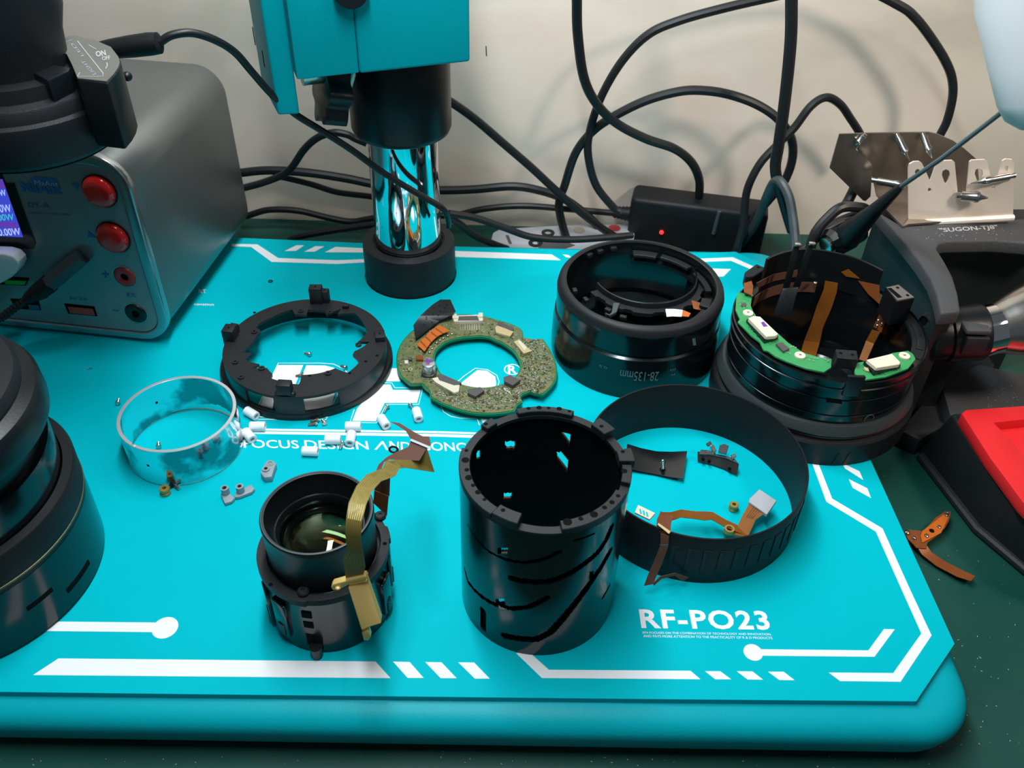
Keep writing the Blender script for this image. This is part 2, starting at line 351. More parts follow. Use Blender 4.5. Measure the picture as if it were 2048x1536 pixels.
# ------------------------------------------------------------------ microscope stand: base plate, pole, collars, arm
MC = (-73.6, 523.0)
st = thing('microscope_stand', (MC[0], MC[1], DZ), 'teal microscope stand: rounded base plate, chrome pole with black collars and square teal arm block', 'microscope stand')
def rrect(x0, x1, y0, y1, r, n=10):
    out = []
    for cx, cy, a in ((x1 - r, y0 + r, -pi / 2), (x1 - r, y1 - r, 0), (x0 + r, y1 - r, pi / 2), (x0 + r, y0 + r, pi)):
        for k in range(n + 1): t = a + pi / 2 * k / n; out.append((cx + r * math.cos(t), cy + r * math.sin(t)))
    return out
b = MB(); lv = [(-24, 3.2), (-21, 2.0), (-14, .2), (-11, .1), (-8.5, 1.0), (-6.5, 2.6), (-5, 4.6), (-3.9, 7.2), (-3.1, 11)]
rings = [rrect(-345 + i, 205 - i, 186.5 + i, 574 - i, 27 - i * .6) for z, i in lv]; vs = []; fs = []
n = len(rings[0])
for (z, i), rg in zip(lv, rings): vs += [(x, y + (x + 50) * 0.013, z) for x, y in rg]
for k in range(len(lv) - 1):
    for j in range(n): fs.append((k * n + j, k * n + (j + 1) % n, (k + 1) * n + (j + 1) % n, (k + 1) * n + j))
fs += [tuple(range(n))[::-1], tuple(range((len(lv) - 1) * n, len(lv) * n))]
b.add(vs, fs); b.build('base_plate', 'tealpaint', st, ang=60)
for x, y in ((-300, 225), (165, 225), (-300, 545), (165, 545)):
    b = MB(); b.cyl((x, y, DZ), (x, y, -24), 9); b.build('rubber_foot', 'rubber', st)
b = MB(); b.lathe([(22.6, -3), (31.0, -3), (31.5, 0), (31.5, 25), (31.0, 27.2), (29.5, 28), (24.6, 28), (24.2, 27), (23.6, 27), (23.4, 25), (22.6, 25)], MC); b.build('base_collar', 'blackmatte', st)
b = MB(); b.lathe([(0, -3), (22.4, -3), (22.4, 330), (0, 330)], MC, n=128, closed=False); b.build('pole', 'chrome', st)
b = MB(); b.lathe([(22.6, 106), (27.5, 106), (30, 107.5), (31.2, 110.5), (31.2, 158), (30.6, 159.5), (24, 160), (22.6, 160)], MC); b.build('clamp_collar', 'black', st, ang=50)
b = MB(); b.lathe([(22.7, 160), (28, 160), (28.6, 161), (28.6, 164), (22.7, 164)], MC); b.build('steel_washer', 'steel', st)
# arm block
BZ = 165.0
p1, p2, p3 = P(596, 160, BZ), P(720, 148, BZ), P(941, 124, BZ)
e = (p3 - p2).normalized(); back = Vector((-e.y, e.x, 0))
b = MB(); q = [p2 + back * 0, p3, p3 + back * 62, p2 + back * 62]
b.slab([Vector((v.x, v.y, BZ)) for v in q], (0, 0, 120)); b.build('arm_block', 'tealpaint', st, bevel=1.6, seg=3)
e1 = (p2 - p1).normalized()
b = MB(); q = [p1 - e1 * 0.5, p2 + back * 1.2, p2 + back * 58, p1 + back * 52]
b.slab([Vector((v.x, v.y, BZ)) for v in q], (0, 0, 120)); b.build('inner_block', 'tealpaint', st, bevel=1.0)
pl0, pl1 = P(556, 231, 140), P(600, 229, 140)
e2 = (pl1 - pl0).normalized(); bk = (back + Vector((-0.05, 0, 0))).normalized()
b = MB(); q = [pl0, pl1, pl1 + bk * 46, pl0 + bk * 46]; b.slab(q, (0, 0, 140)); sp = b.build('side_plate', 'tealpaint', st, bevel=1.4, seg=3)
lft = (pl0 - pl1).normalized()
for (x, y) in ((508, 72), (527, 118)):
    q = PP(x, y, pl0, lft) + lft * .05
    b = MB(); b.box(q, (.3, 1.2, 8), Matrix.Rotation(math.atan2(bk.y, bk.x) - pi / 2, 3, 'Z')); b.build('slot', 'deep', sp)
# clamp screws and star knob under the block
q0 = Vector((pl1.x + 2, pl1.y + 12, 158)); q1 = Vector((MC[0] - 28, MC[1] - 6, 152))
b = MB(); b.cyl(Vector((pl1.x, pl1.y + 14, 158)), Vector((pl1.x + 18, pl1.y + 22, 158)), 7); b.build('steel_sleeve', 'steel', st)
b = MB(); kn = Vector((pl1.x + 9, pl1.y + 18, 146)); d = Vector((.75, .35, -.2)).normalized()
a1 = d.orthogonal().normalized(); a2 = d.cross(a1)
pts = []
for k in range(60):
    t = 2 * pi * k / 60; r = 16.5 + 2.6 * math.cos(6 * t); pts.append(kn + a1 * r * math.cos(t) + a2 * r * math.sin(t))
b.slab(pts, d * 13); b.build('star_knob', 'black', st, bevel=1.5)
b = MB()
sp0 = kn + d * 10; sp1 = Vector((MC[0] - 26, MC[1] - 12, 154))
N_ = 40
b.tube([sp0.lerp(sp1, i / N_) for i in range(N_ + 1)], [5.4 + (.9 if i % 2 else 0) for i in range(N_ + 1)], 16); b.build('threaded_bolt', 'steel', st, ang=80)
b = MB(); q = PP(700, -4, p2 + Vector((0, 0, 0)), back); b.cyl(q - back * 6 + Vector((0, 0, 5)), q + Vector((0, 0, 5)), 9); b.build('front_knob', 'blackmatte', st, bevel=1)

# ------------------------------------------------------------------ teal work mat with its print
mt = thing('work_mat', (0, 380, -3), 'teal silicone mat with white circuit-style print, chamfered corners, on the stand base', 'mat')
edge = [(-60, 1383), (400, 1388.5), (1250, 1397.7), (1832.4, 1402.7), (1909, 1287.5), (1741, 920)]
poly = [P(x, y) for x, y in edge] + [Vector((195.5, 533, 0)), P(1528.5, 530.7), P(1471, 503.5), P(1396, 506), P(1148, 500.2), P(911, 493.6), P(722, 486), P(486, 476), Vector((-345, 566, 0)), Vector((-345, 195, 0))]
hole = [pol(MC, 32.2, 2 * pi * k / 64) for k in range(64)]
b = MB(); b.prism([(v.x, v.y) for v in poly], -3.0, 0.0, [[(v.x, v.y) for v in hole]]); b.build('mat_sheet', 'teal', mt, bevel=0)
def pr(name, pts, ox=0, oy=0, s=1.0, m='print', z=0.06, par=None):
    b = MB(); b.slab([P(ox + x * s, oy + y * s, z) for x, y in pts], (0, 0, -0.05)); return b.build(name, m, par or mt)
pr('printed_bar', [(-50, 1241.5), (312, 1245), (312, 1264.3), (-50, 1260.5)])
def disc(cx, cy, r, name='printed_dot', m='print', z=.07, par=None):
    c = P(cx, cy, z); b = MB(); b.slab([pol(c, r, 2 * pi * k / 48, z) for k in range(48)], (0, 0, -.05)); return b.build(name, m, par or mt)
disc(330.3, 1255.4, 5.64); disc(1506.3, 1304.7, 4.22)
pr('printed_bar', [(117, 1316.8), (400, 1319.5), (751, 1323), (781, 1356.2), (66, 1350)])
for q in ([(1610, 293), (1678, 295), (1735, 360), (1670, 360)], [(1742, 295), (1808, 296), (1870, 361), (1805, 361)], [(1877, 296), (1942, 297), (2006, 363), (1945, 363)]):
    pr('printed_tick', q, 0, 1180, .4883)
pr('printed_bar', [(1032, 1306), (1060, 1306), (1098, 1339.5), (1381, 1341.5), (1401, 1358.5), (1084, 1356.0)])
for q in ([(820, 985), (975, 985), (1088, 1068), (925, 1068)], [(1145, 985), (1305, 987), (1415, 1072), (1255, 1070)], [(1465, 990), (1625, 990), (1737, 1077), (1580, 1075)]):
    pr('printed_tick', q, 1250, 1150, .19531)
s_ = .19531
pr('printed_border', [(1640 + 90 * s_, 1180 + 845 * s_), (1640 + 750 * s_, 1180 + 850 * s_), (1640 + 1038 * s_, 1180 + 445 * s_), (1640 + 838 * s_, 1180), (1640 + 572 * s_, 880 + 938 * s_), (1640 + 65 * s_, 880 + 632 * s_), (1600, 860), (1612, 860), (1640, 880 + 280 * s_), (1640 + 125 * s_, 880 + 600 * s_), (1640 + 640 * s_, 880 + 905 * s_), (1640 + 925 * s_, 1180), (1640 + 1143 * s_, 1180 + 465 * s_), (1640 + 825 * s_, 1180 + 940 * s_), (1640 + 205 * s_, 1180 + 932 * s_)])
pr('printed_bar', [(1518, 1298.4), (1736.7, 1300.7), (1768, 1258), (1789.5, 1258.5), (1749, 1313.5), (1520, 1311.3)])
for q in ([(225, 235), (405, 320), (443, 410), (255, 290)], [(295, 400), (485, 495), (523, 595), (335, 490)]): pr('printed_tick', q, 1640, 880, .19531)
pr('printed_border', [(1396, 517.5), (1466, 514.5), (1512, 535), (1512, 543), (1462, 521.5), (1396, 524)])
pr('printed_tick', [(1425, 537), (1462, 538), (1447, 553), (1425, 553)])
pr('printed_border', [(150, 305), (480, 312), (745, 487), (1500, 515), (1870, 500), (1870, 540), (1500, 562), (660, 535), (400, 345), (150, 335)], 440, 440, .15625)
for q in ([(980, 322), (1078, 325), (970, 395), (830, 395)], [(1220, 335), (1335, 338), (1210, 405), (1080, 405)]): pr('printed_tick', q, 440, 440, .15625)
pr('printed_bar', [(1480, 343), (1840, 360), (1850, 415), (1340, 412)], 440, 440, .15625)
pr('printed_bar', [(55, 395), (1300, 440), (1420, 515), (55, 470)], 900, 440, .15625)
pr('printed_tick', [(1440, 440), (1520, 450), (1550, 480), (1490, 475)], 900, 440, .15625)
# big logo letters, seen between the parts lying on them
L7 = dict(ox=480, oy=690, s=.19531)
def outline(name, pts, wpx, ox=0, oy=0, s=1.0):
    c = [P(ox + x * s, oy + y * s, .06) for x, y in pts]; b = MB(); wd = []
    for i in range(len(c)):
        t = (c[min(i + 1, len(c) - 1)] - c[max(i - 1, 0)]).normalized(); wd.append(Vector((-t.y, t.x, 0)) * wpx / 2)
    b.ribbon(c, wd, .05); return b.build(name, 'print', mt)
lg = pr('logo_letter', [(380, 205), (648, 205), (560, 420), (430, 740), (160, 740), (230, 560)], **L7)
pr('logo_letter', [(680, 207), (870, 210), (960, 232), (1040, 300), (980, 420), (960, 540), (900, 742), (640, 742), (640, 470), (590, 420)], **L7)
outline('logo_outline', [(130, 700), (160, 760), (880, 765), (1000, 500), (1110, 300), (1070, 250), (960, 195), (820, 185), (392, 185), (200, 600), (130, 720)], .55, **L7)
pr('logo_letter', [(1530, 238), (1700, 238), (1700, 300), (1640, 372), (1500, 372), (1480, 330)], **L7)
pr('logo_letter', [(1440, 405), (1540, 405), (1565, 460), (1850, 460), (1812, 592), (1482, 592), (1390, 780), (1150, 775), (1200, 650), (1330, 500)], **L7)
outline('logo_outline', [(1380, 385), (1555, 388), (1585, 438), (1872, 440), (1830, 608), (1500, 608), (1400, 797), (1125, 792), (1170, 660)], .5, **L7)
L8 = dict(ox=820, oy=680, s=.15625)
pr('logo_letter', [(860, 385), (985, 392), (1090, 470), (1105, 560), (1080, 640), (900, 700), (640, 600), (640, 560)], **L8)
outline('logo_outline', [(560, 570), (600, 540), (700, 455), (835, 362), (990, 378), (1110, 450), (1140, 530), (1120, 620)], .5, **L8)
outline('logo_outline', [(395, 840), (430, 920), (520, 975), (640, 1000), (830, 1000), (860, 1010), (890, 1090)], .45, **L8)
pr('logo_letter', [(900, 1000), (990, 1012), (935, 1065)], **L8)
# registered mark
c = P(1025, 738.8, .06); b = MB(); b.rplate(4.55, 5.25, .01, .06, (c.x, c.y), 40); rg = b.build('registered_ring', 'print', mt)
text('R', quad(P(1016, 747, .02), P(1034, 747.5, .02), P(1015.5, 731, .02)), 'registered_letter', 'print', mt, bold=.03)
pr('printed_rule', [(500, 856.8), (880, 862.3), (962, 865.4), (962, 869), (880, 866.2), (500, 860.6)])
pr('printed_rule', [(500, 862.2), (880, 868.0), (962, 871.0), (962, 876.2), (880, 873.4), (500, 867.4)])
for t, xa, xb, ya, yb, h in (('FOCUS', 488, 599, 895.6, 897.2, 16.5), ('DESIGN', 610, 738, 897.4, 899.3, 17), ('CONC', 841, 934, 900.8, 903.3, 17.5)):
    text(t, quad(P(xa, ya, .02), P(xb, yb, .02), P(xa - 2.2, ya - h, .02)), 'printed_word', 'print', mt, bold=.012)
for pts in ([(1375, 1072), (1450, 985), (1468, 985), (1520, 1075), (1498, 1075), (1458, 1008), (1398, 1072)], [(1530, 1075), (1530, 985), (1548, 985), (1610, 1050), (1610, 990), (1625, 990), (1625, 1078), (1610, 1078), (1547, 1012), (1547, 1075)]):
    pr('printed_character', pts, **L7)
text('D', quad(P(802, 900.4, .02), P(822, 901, .02), P(801, 884, .02)), 'printed_character', 'print', mt, bold=.012)
text('RF-PO23', quad(P(1283.0, 1256.6, .02), P(1542.5, 1260.2, .02), P(1277.5, 1218.2, .02)), 'printed_model_code', 'print', mt, bold=.028, space=1.12)
text('RF4 FOCUSES ON THE COMBINATION OF TECHNOLOGY AND INNOVATION,', quad(P(1285.5, 1268, .02), P(1543, 1271.5, .02), P(1285, 1263.2, .02)), 'printed_small_line', 'print', mt, bold=.0)
text('AND PAYS MORE ATTENTION TO THE PRACTICALITY OF R & D PRODUCTS.', quad(P(1287, 1274.5, .02), P(1546.5, 1278.5, .02), P(1286.5, 1269.8, .02)), 'printed_small_line', 'print', mt, bold=.0)
text('novation', quad(P(388, 610.5, .02), P(428, 611.5, .02), P(388, 606, .02)), 'printed_small_line', 'print', mt, bold=.01)
text('RT', quad(P(398, 586, .02), P(413, 586, .02), P(397, 579, .02)), 'printed_small_line', 'print', mt, bold=.01)

# ------------------------------------------------------------------ bench power supply
C0 = P(350, 685, 2); q = P(19, 650.5, 2); ex = (q - C0); ex.z = 0; ex.normalize(); ey = Vector((-ex.y, ex.x, 0)); ey = -ey if ey.y < 0 else ey
HP = 127.0; W_ = 190.0; D_ = 138.0
ps = thing('power_supply', (C0.x - 60, C0.y + 60, 0), 'grey metal bench power supply with lit blue screen and two round red buttons', 'power supply')
def rr2(w0, w1, z0, z1, r, n=8): return rrect(w0, w1, z0, z1, r, n)
def psm(b):      # local x = leftwards along the front, y = depth, z = up
    b.T = Matrix.Translation(Vector((C0.x, C0.y, 0))) @ Matrix((ex, ey, Vector((0, 0, 1)))).transposed().to_4x4(); return b
def extr(b, outer, y0, y1, inner=None):
    pts = [Vector((x, z, 0)) for x, z in outer]; n = len(pts)
    if inner is None:
        b.add([(x, y0, z) for x, z in outer] + [(x, y1, z) for x, z in outer], [tuple(range(n)), tuple(range(n, 2 * n))[::-1]] + [(i, (i + 1) % n, (i + 1) % n + n, i + n) for i in range(n)])
    else:
        m = len(inner); vs = [(x, y0, z) for x, z in outer] + [(x, y0, z) for x, z in inner] + [(x, y1, z) for x, z in outer] + [(x, y1, z) for x, z in inner]
        fs = [];
        for i in range(n): j = (i + 1) % n; fs += [(i, j, j + n, i + n), (i + 2 * n, j + 2 * n, j + 3 * n, i + 3 * n), (i, j, j + 2 * n, i + 2 * n), (i + n, j + n, j + 3 * n, i + 3 * n)]
        b.add(vs, fs)
    return b
Z0 = 3.0
b = psm(MB()); extr(b, rr2(1.2, W_ - 1.2, Z0 + 1.2, HP - 1.2, 19), 3, D_); b.build('housing', 'psu', ps, ang=50, bevel=.6)
b = psm(MB()); extr(b, rr2(0, W_, Z0, HP, 20), -1.5, 4, rr2(6.5, W_ - 6.5, Z0 + 5, HP - 6.5, 14)); b.build('bezel', 'bezel', ps, ang=50, bevel=.9, seg=3)
b = psm(MB()); extr(b, rr2(6.9, W_ - 6.9, Z0 + 5.4, HP - 6.9, 13.6), -0.4, 3); b.build('front_panel', 'psupanel', ps)
for x, y in ((34, 26), (30, 118), (160, 26), (160, 118)):
    b = psm(MB()); b.cyl((x, y, 0), (x, y, Z0 + 2), 6); b.build('rubber_foot', 'rubber', ps)
FP = Vector((C0.x, C0.y, 0)) - ey * 0.45; FN = -ey
def FPX(x, y): return PP(x, y, FP, FN)
fx = -ex; fz = Vector((0, 0, 1))
def fdisc(b, px, r, h0, h1, r2=None, n=40):
    c = FPX(*px); return b.cyl(c + FN * h0, c + FN * h1, r, r2, n)
for px in ((200, 382), (227, 474)):
    b = MB(); c = FPX(*px) + FN * .2
    prof = [(0, 4.6), (4, 4.5), (7, 4.0), (8.6, 3.0), (9.3, 1.6), (9.4, 0), (0, 0)]
    b.T = Matrix.Translation(c) @ Matrix((fx, fz, FN)).transposed().to_4x4(); b.lathe(prof[:-1], n=40, closed=False); bt = b.build('button', 'red', ps, ang=60)
    b = MB(); b.T = Matrix.Translation(c) @ Matrix((fx, fz, FN)).transposed().to_4x4(); b.lathe([(9.4, -.5), (10.1, -.5), (10.1, .5), (9.4, .5)], n=40); b.build('button_ring', 'black', bt)
for px, m in (((250, 553), 'redjack'), ((272, 626), 'black')):
    c = FPX(*px); b = MB(); b.T = Matrix.Translation(c) @ Matrix((fx, fz, FN)).transposed().to_4x4()
    b.lathe([(2.4, -6), (2.4, .9), (3.4, 1.5), (5.6, 1.5), (6.7, .8), (6.9, 0), (6.9, -1), (4, -6)], n=40); jk = b.build('banana_jack', m, ps, ang=50)
    b = MB(); b.T = Matrix.Translation(c) @ Matrix((fx, fz, FN)).transposed().to_4x4(); b.lathe([(6.95, -.3), (7.5, -.3), (7.5, .35), (6.95, .35)], n=40); b.build('jack_rim', 'bezel', jk)
    b = MB(); b.T = Matrix.Translation(c) @ Matrix((fx, fz, FN)).transposed().to_4x4(); b.lathe([(0, .2), (2.5, .2), (2.5, -1), (0, -1)], n=20); b.build('jack_hole', 'deep', jk)
def fslab(pts, name, m, par, h=.25, th=.2, ox=0, oy=0, s=1.0, **kw):
    b = MB(); b.slab([FPX(ox + x * s, oy + y * s) + FN * h for x, y in pts], FN * -th); return b.build(name, m, par, **kw)
A2 = dict(ox=0, oy=300, s=.27344)
pt = fslab([(470, 1122), (690, 1145), (712, 1215), (500, 1195)], 'usb_port', 'deep', ps, **A2)
fslab([(498, 1143), (680, 1160), (698, 1208), (514, 1190)], 'port_tongue', 'redport', pt, h=.45, **A2)
A3 = dict(ox=0, oy=320, s=.20833)
pt = fslab([(100, 1330), (370, 1345), (395, 1442), (150, 1425)], 'usb_port', 'deep', ps, **A3)
fslab([(270, 1385), (372, 1392), (388, 1436), (285, 1430)], 'port_tongue', 'blueport', pt, h=.45, **A3)
pt = fslab([(-200, 1100), (285, 1132), (250, 1205), (-190, 1180)], 'charge_port', 'deep', ps, **A3)
fslab([(30, 1150), (255, 1160), (240, 1195), (60, 1188)], 'port_tongue', 'green', pt, h=.45, **A3)
fslab([(-600, 880), (190, 895), (222, 985), (-600, 960)], 'port_recess', 'deep', ps, **A3)
sc_ = fslab([(-700, 40), (20, 130), (55, 220), (138, 216), (345, 800), (325, 850), (-700, 805)], 'screen_bezel', 'blackgloss', ps, h=.6, th=.9, **A3)
fslab([(-700, 130), (30, 180), (228, 735), (-700, 690)], 'screen', 'screen', sc_, h=.8, **A3)
fslab([(-600, 110), (30, 180), (62, 265), (-600, 225)], 'screen_band', 'screen2', sc_, h=.95, **A3)
fslab([(-600, 560), (160, 590), (188, 650), (-600, 610)], 'screen_band', 'screen2', sc_, h=.95, **A3)
def ftxt(t, bl, br, tl, m, par=None, h=.9, name='panel_lettering', bold=.01, ox=0, oy=320, s=.20833):
    g = lambda q: FPX(ox + q[0] * s, oy + q[1] * s) + FN * h
    return text(t, quad(g(bl), g(br), g(tl)), name, m, par or ps, bold=bold, th=Vector((0, 0, 0)))
ftxt('5.00W', (-80, 345), (75, 335), (-100, 285), 'digit', sc_, 1.1, 'digits')
ftxt('0.00W', (-70, 500), (125, 492), (-92, 425), 'digit', sc_, 1.1, 'digits')
ftxt('0.00W', (-55, 578), (150, 570), (-72, 515), 'digitc', sc_, 1.1, 'digits')
ftxt('0.00W', (5, 720), (215, 712), (-15, 652), 'digit', sc_, 1.1, 'digits')
ftxt('MaAnt', (220, 305), (598, 330), (190, 205), 'blueink', h=.35, bold=.03)
fslab([(340, 160), (540, 178), (575, 255), (330, 240), (290, 190)], 'panel_mark', 'blueink', ps, h=.3, **A3)
ftxt('MaAnt', (340, 232), (565, 250), (330, 186), 'palegrey', h=.5, bold=.0)
ftxt('DY-A', (280, 455), (480, 462), (262, 405), 'dkblueink', h=.3)
ftxt('Intelligent Power Supply', (290, 520), (680, 535), (285, 495), 'dkblueink', h=.3, bold=0)
fslab([(690, 218), (762, 228), (740, 288)], 'panel_mark', 'blueink', ps, h=.3, **A3)
fslab([(850, 685), (925, 745), (845, 738)], 'panel_mark', 'blueink', ps, h=.3, **A3)
ftxt('+', (200, 945), (235, 948), (196, 900), 'blueink', h=.3, ox=0, oy=0) if False else None
ftxt('+', (750, 930), (800, 935), (742, 880), 'blueink', h=.3, **A2)
fslab([(825, 1170), (870, 1173), (872, 1179), (827, 1176)], 'panel_mark', 'blueink', ps, h=.3, **A2)
ftxt('EX', (930, 1072), (1000, 1078), (925, 1042), 'blueink', h=.3, bold=0, **A2)
ftxt('5V 2A', (510, 1092), (640, 1102), (505, 1072), 'blueink', h=.3, bold=0, **A2)
b = MB()
b.slab([FPX(247, 349) + FN * .1, FPX(248.6, 349) + FN * .1, FPX(342, 628) + FN * .1, FPX(340.6, 628) + FN * .1], FN * -.2) if False else None

# ------------------------------------------------------------------ geometry read off the picture
def angz(x, y, z, c): q = P(x, y, z); return math.atan2(q.y - c[1], q.x - c[0])
def cylhit(x, y, c, r, far=False):
    d = ray(x, y); ox, oy = CAM.x - c[0], CAM.y - c[1]
    A = d.x ** 2 + d.y ** 2; B = ox * d.x + oy * d.y; Cq = ox * ox + oy * oy - r * r; D = max(B * B - A * Cq, 0)
    t = (-B + (math.sqrt(D) if far else -math.sqrt(D))) / A; q = CAM + d * t
    return q, math.atan2(q.y - c[1], q.x - c[0]), q.z
def polar(pts, z, c, ox=0, oy=0, s=1.0):
    L = sorted(((angz(ox + x * s, oy + y * s, z, c) % (2 * pi)), (P(ox + x * s, oy + y * s, z) - Vector((c[0], c[1], z))).length) for x, y in pts)
    def f(a):
        a %= 2 * pi
        for i in range(len(L)):
            a0, r0 = L[i - 1]; a1, r1 = L[i]
            if i == 0: a0 -= 2 * pi
            if a0 <= a <= a1: return r0 + (r1 - r0) * ((a - a0) / max(a1 - a0, 1e-6))
        a0, r0 = L[-1]; a1, r1 = L[0]; a1 += 2 * pi; return r0 + (r1 - r0) * ((a - a0) / max(a1 - a0, 1e-6))
    return f
def segd(p, a, b):
    vx, vy = b[0] - a[0], b[1] - a[1]; l = vx * vx + vy * vy; t = 0 if l == 0 else max(0, min(1, ((p[0] - a[0]) * vx + (p[1] - a[1]) * vy) / l))
    return math.hypot(p[0] - a[0] - t * vx, p[1] - a[1] - t * vy)
def wrap(a): return (a + pi) % (2 * pi) - pi
def hole_disc(c, z, r, par, m='deep', name='screw_hole', n=14):
    b = MB(); b.slab([(c.x + r * math.cos(2 * pi * k / n), c.y + r * math.sin(2 * pi * k / n), z) for k in range(n)], (0, 0, .06)); return b.build(name, m, par)

# ------------------------------------------------------------------ helicoid barrel (centre front)
BC = (14.6, 255.0); BR = 35.3; BH = 84.0
hb = thing('lens_barrel', (BC[0], BC[1], 0), 'tall glossy black cam barrel with spiral slots and drilled rim, front centre', 'lens part')
B8 = (890, 790, .3515)
def bpt(x, y, far=False):
    q, a, z = cylhit(B8[0] + x * B8[2], B8[1] + y * B8[2], BC, BR if not far else BR - 2.6, far); return (a, z)
slots = [([(130, 740), (180, 820), (250, 890), (330, 930), (450, 955), (560, 935), (650, 895)], .7, 1.7), ([(380, 1045), (500, 1065), (600, 1060), (700, 1020), (800, 955), (870, 895), (920, 820), (948, 750)], 2.6, 2.6),
         ([(112, 990), (130, 1060), (200, 1140), (280, 1190), (380, 1215), (480, 1205), (580, 1155)], 1.6, 2.2), ([(340, 1370), (420, 1385), (520, 1390), (600, 1350), (680, 1260), (760, 1160), (840, 1050), (900, 960), (938, 890)], 2.9, 2.9),
         ([(215, 1225), (217, 1325)], 2.6, 2.6), ([(900, 1150), (935, 1085)], 1.6, 1.6), ([(735, 828), (850, 790)], .8, .8)]
SL = []
for pts, w0, w1 in slots:
    q = [bpt(*p_) for p_ in pts]
    for i in range(len(q) - 1): SL.append((q[i], q[i + 1], w0 + (w1 - w0) * (i / max(len(q) - 2, 1))))
holes = []
for pts in ([(300, 868), (355, 868), (355, 905), (300, 905)], [(286, 1158), (340, 1158), (340, 1198), (286, 1198)], [(820, 1005), (845, 1000), (842, 1055), (820, 1058)]):
    q = [bpt(*p_) for p_ in pts]; holes.append(q)
for pts in ([(345, 265), (405, 262), (405, 312), (345, 315)], [(182, 315), (222, 312), (222, 368), (182, 372)], [(335, 558), (388, 555), (388, 598), (335, 600)], [(645, 212), (715, 225), (712, 298)], [(632, 322), (665, 325), (700, 370), (692, 446), (632, 362)]):
    q = [bpt(*p_, far=True) for p_ in pts]; holes.append(q)
def inpoly(p_, L):
    k = False
    for i in range(len(L)):
        (x0, y0), (x1, y1) = L[i - 1], L[i]
        if (y0 > p_[1]) != (y1 > p_[1]) and p_[0] < (x1 - x0) * (p_[1] - y0) / (y1 - y0) + x0: k = not k
    return k
def keepB(a, z):
    a = wrap(a)
    for L in holes:
        for da in (0, 2 * pi, -2 * pi):
            if abs(L[0][0] - a - da) < 1.2 and inpoly((a + da, z), L): return False
    if -pi < a < .5:
        for p0, p1, w_ in SL:
            if min(p0[1], p1[1]) - 3 < z < max(p0[1], p1[1]) + 3 and min(p0[0], p1[0]) - .1 < a < max(p0[0], p1[0]) + .1:
                if segd((a * BR, z), (p0[0] * BR, p0[1]), (p1[0] * BR, p1[1])) < w_ * .72: return False
    return True
b = MB(); b.shell(BC, BR - 1.3, BR, 0, 80.2, 480, 134, keepB); b.build('cam_sleeve', 'blackgloss', hb, ang=30)
SL = []; b = MB(); b.shell(BC, BR - 2.6, BR - 1.5, 0.4, 80.2, 300, 100, keepB); b.build('inner_sleeve', 'deep', hb, ang=30)
b = MB(); b.rplate(BR - 3.6, BR - .05, 79.8, 81.6, BC, 180); b.build('rim_ledge', 'blackmatte', hb)
def rimseg(xs, z1=BH, rin=BR - 4.4, rout=BR + .2, z0=81.3, name='rim_segment', holes_=()):
    a0 = angz(B8[0] + xs[0][0] * B8[2], B8[1] + xs[0][1] * B8[2], z1, BC); a1 = angz(B8[0] + xs[1][0] * B8[2], B8[1] + xs[1][1] * B8[2], z1, BC)
    while a1 < a0: a1 += 2 * pi
    b = MB(); b.rplate(rin, rout, z0, z1, BC, max(8, int((a1 - a0) * 40)), a0, a1); o = b.build(name, 'blackmatte', hb, bevel=.25, seg=1)
    for hx, hy, hr in holes_:
        c = P(B8[0] + hx * B8[2], B8[1] + hy * B8[2], z1); hole_disc(c, z1, hr, o)
    return o
rimseg([(735, 90), (412, 95)], holes_=[(475, 76, .9), (535, 72, 1.2), (590, 74, .8), (650, 78, 1.2), (708, 92, .8)], rin=BR - 3.2)
rimseg([(290, 150), (215, 175)], rin=BR - 4, holes_=[(232, 165, .9)])
rimseg([(110, 300), (290, 650)], holes_=[(122, 316, .8), (116, 370, 1.6), (124, 426, 1.0), (135, 470, 1.5), (160, 514, .9), (188, 553, 1.2), (225, 594, .8)])
rimseg([(285, 650), (425, 705)], z1=85.2, rin=BR - 5.5, holes_=[(330, 655, .9)])
rimseg([(655, 720), (1040, 560)], holes_=[(697, 722, 1.8), (773, 704, 1.0), (847, 679, 1.6), (908, 640, 1.0), (950, 610, 1.1), (985, 574, .9)])
rimseg([(1045, 500), (1060, 395)], rin=BR - 3.8, holes_=[(1020, 432, 1.3)])
rimseg([(1050, 375), (1010, 305)], z1=85.5, rin=BR - 5, rout=BR + 1.6, holes_=[(1012, 322, .9)])
rimseg([(945, 205), (850, 150)], z1=85.5, rin=BR - 5, rout=BR + 1, holes_=[(890, 178, .9)])

# ------------------------------------------------------------------ thin rubber band ring
RC = (93.6, 316.5); RR = 55.0; RH = 31.7
rb = thing('focus_ring_sleeve', (RC[0], RC[1], 0), 'wide thin black sleeve ring with ridged outside, beside the tall slotted barrel', 'lens part')
b = MB(); b.lathe([(RR - 1.1, 0), (RR, 0), (RR, RH - .3), (RR - .2, RH), (RR - .9, RH), (RR - 1.1, RH - .3)], RC, n=160); b.build('sleeve', 'rubber', rb)
a0 = angz(1345, 1062, RH, RC)
k = 0; a = a0 + .02
while a < a0 + 1.62:
    b = MB(); b.rplate(RR - .3, RR + .55, 9, 23, RC, 3, a, a + .035); b.build('grip_rib', 'rubber', rb, bevel=.2, seg=1)
    b = MB(); b.rplate(RR - .3, RR + .35, 23, 24.0, RC, 3, a, a + .075); b.build('grip_rib', 'rubber', rb)
    a += .135

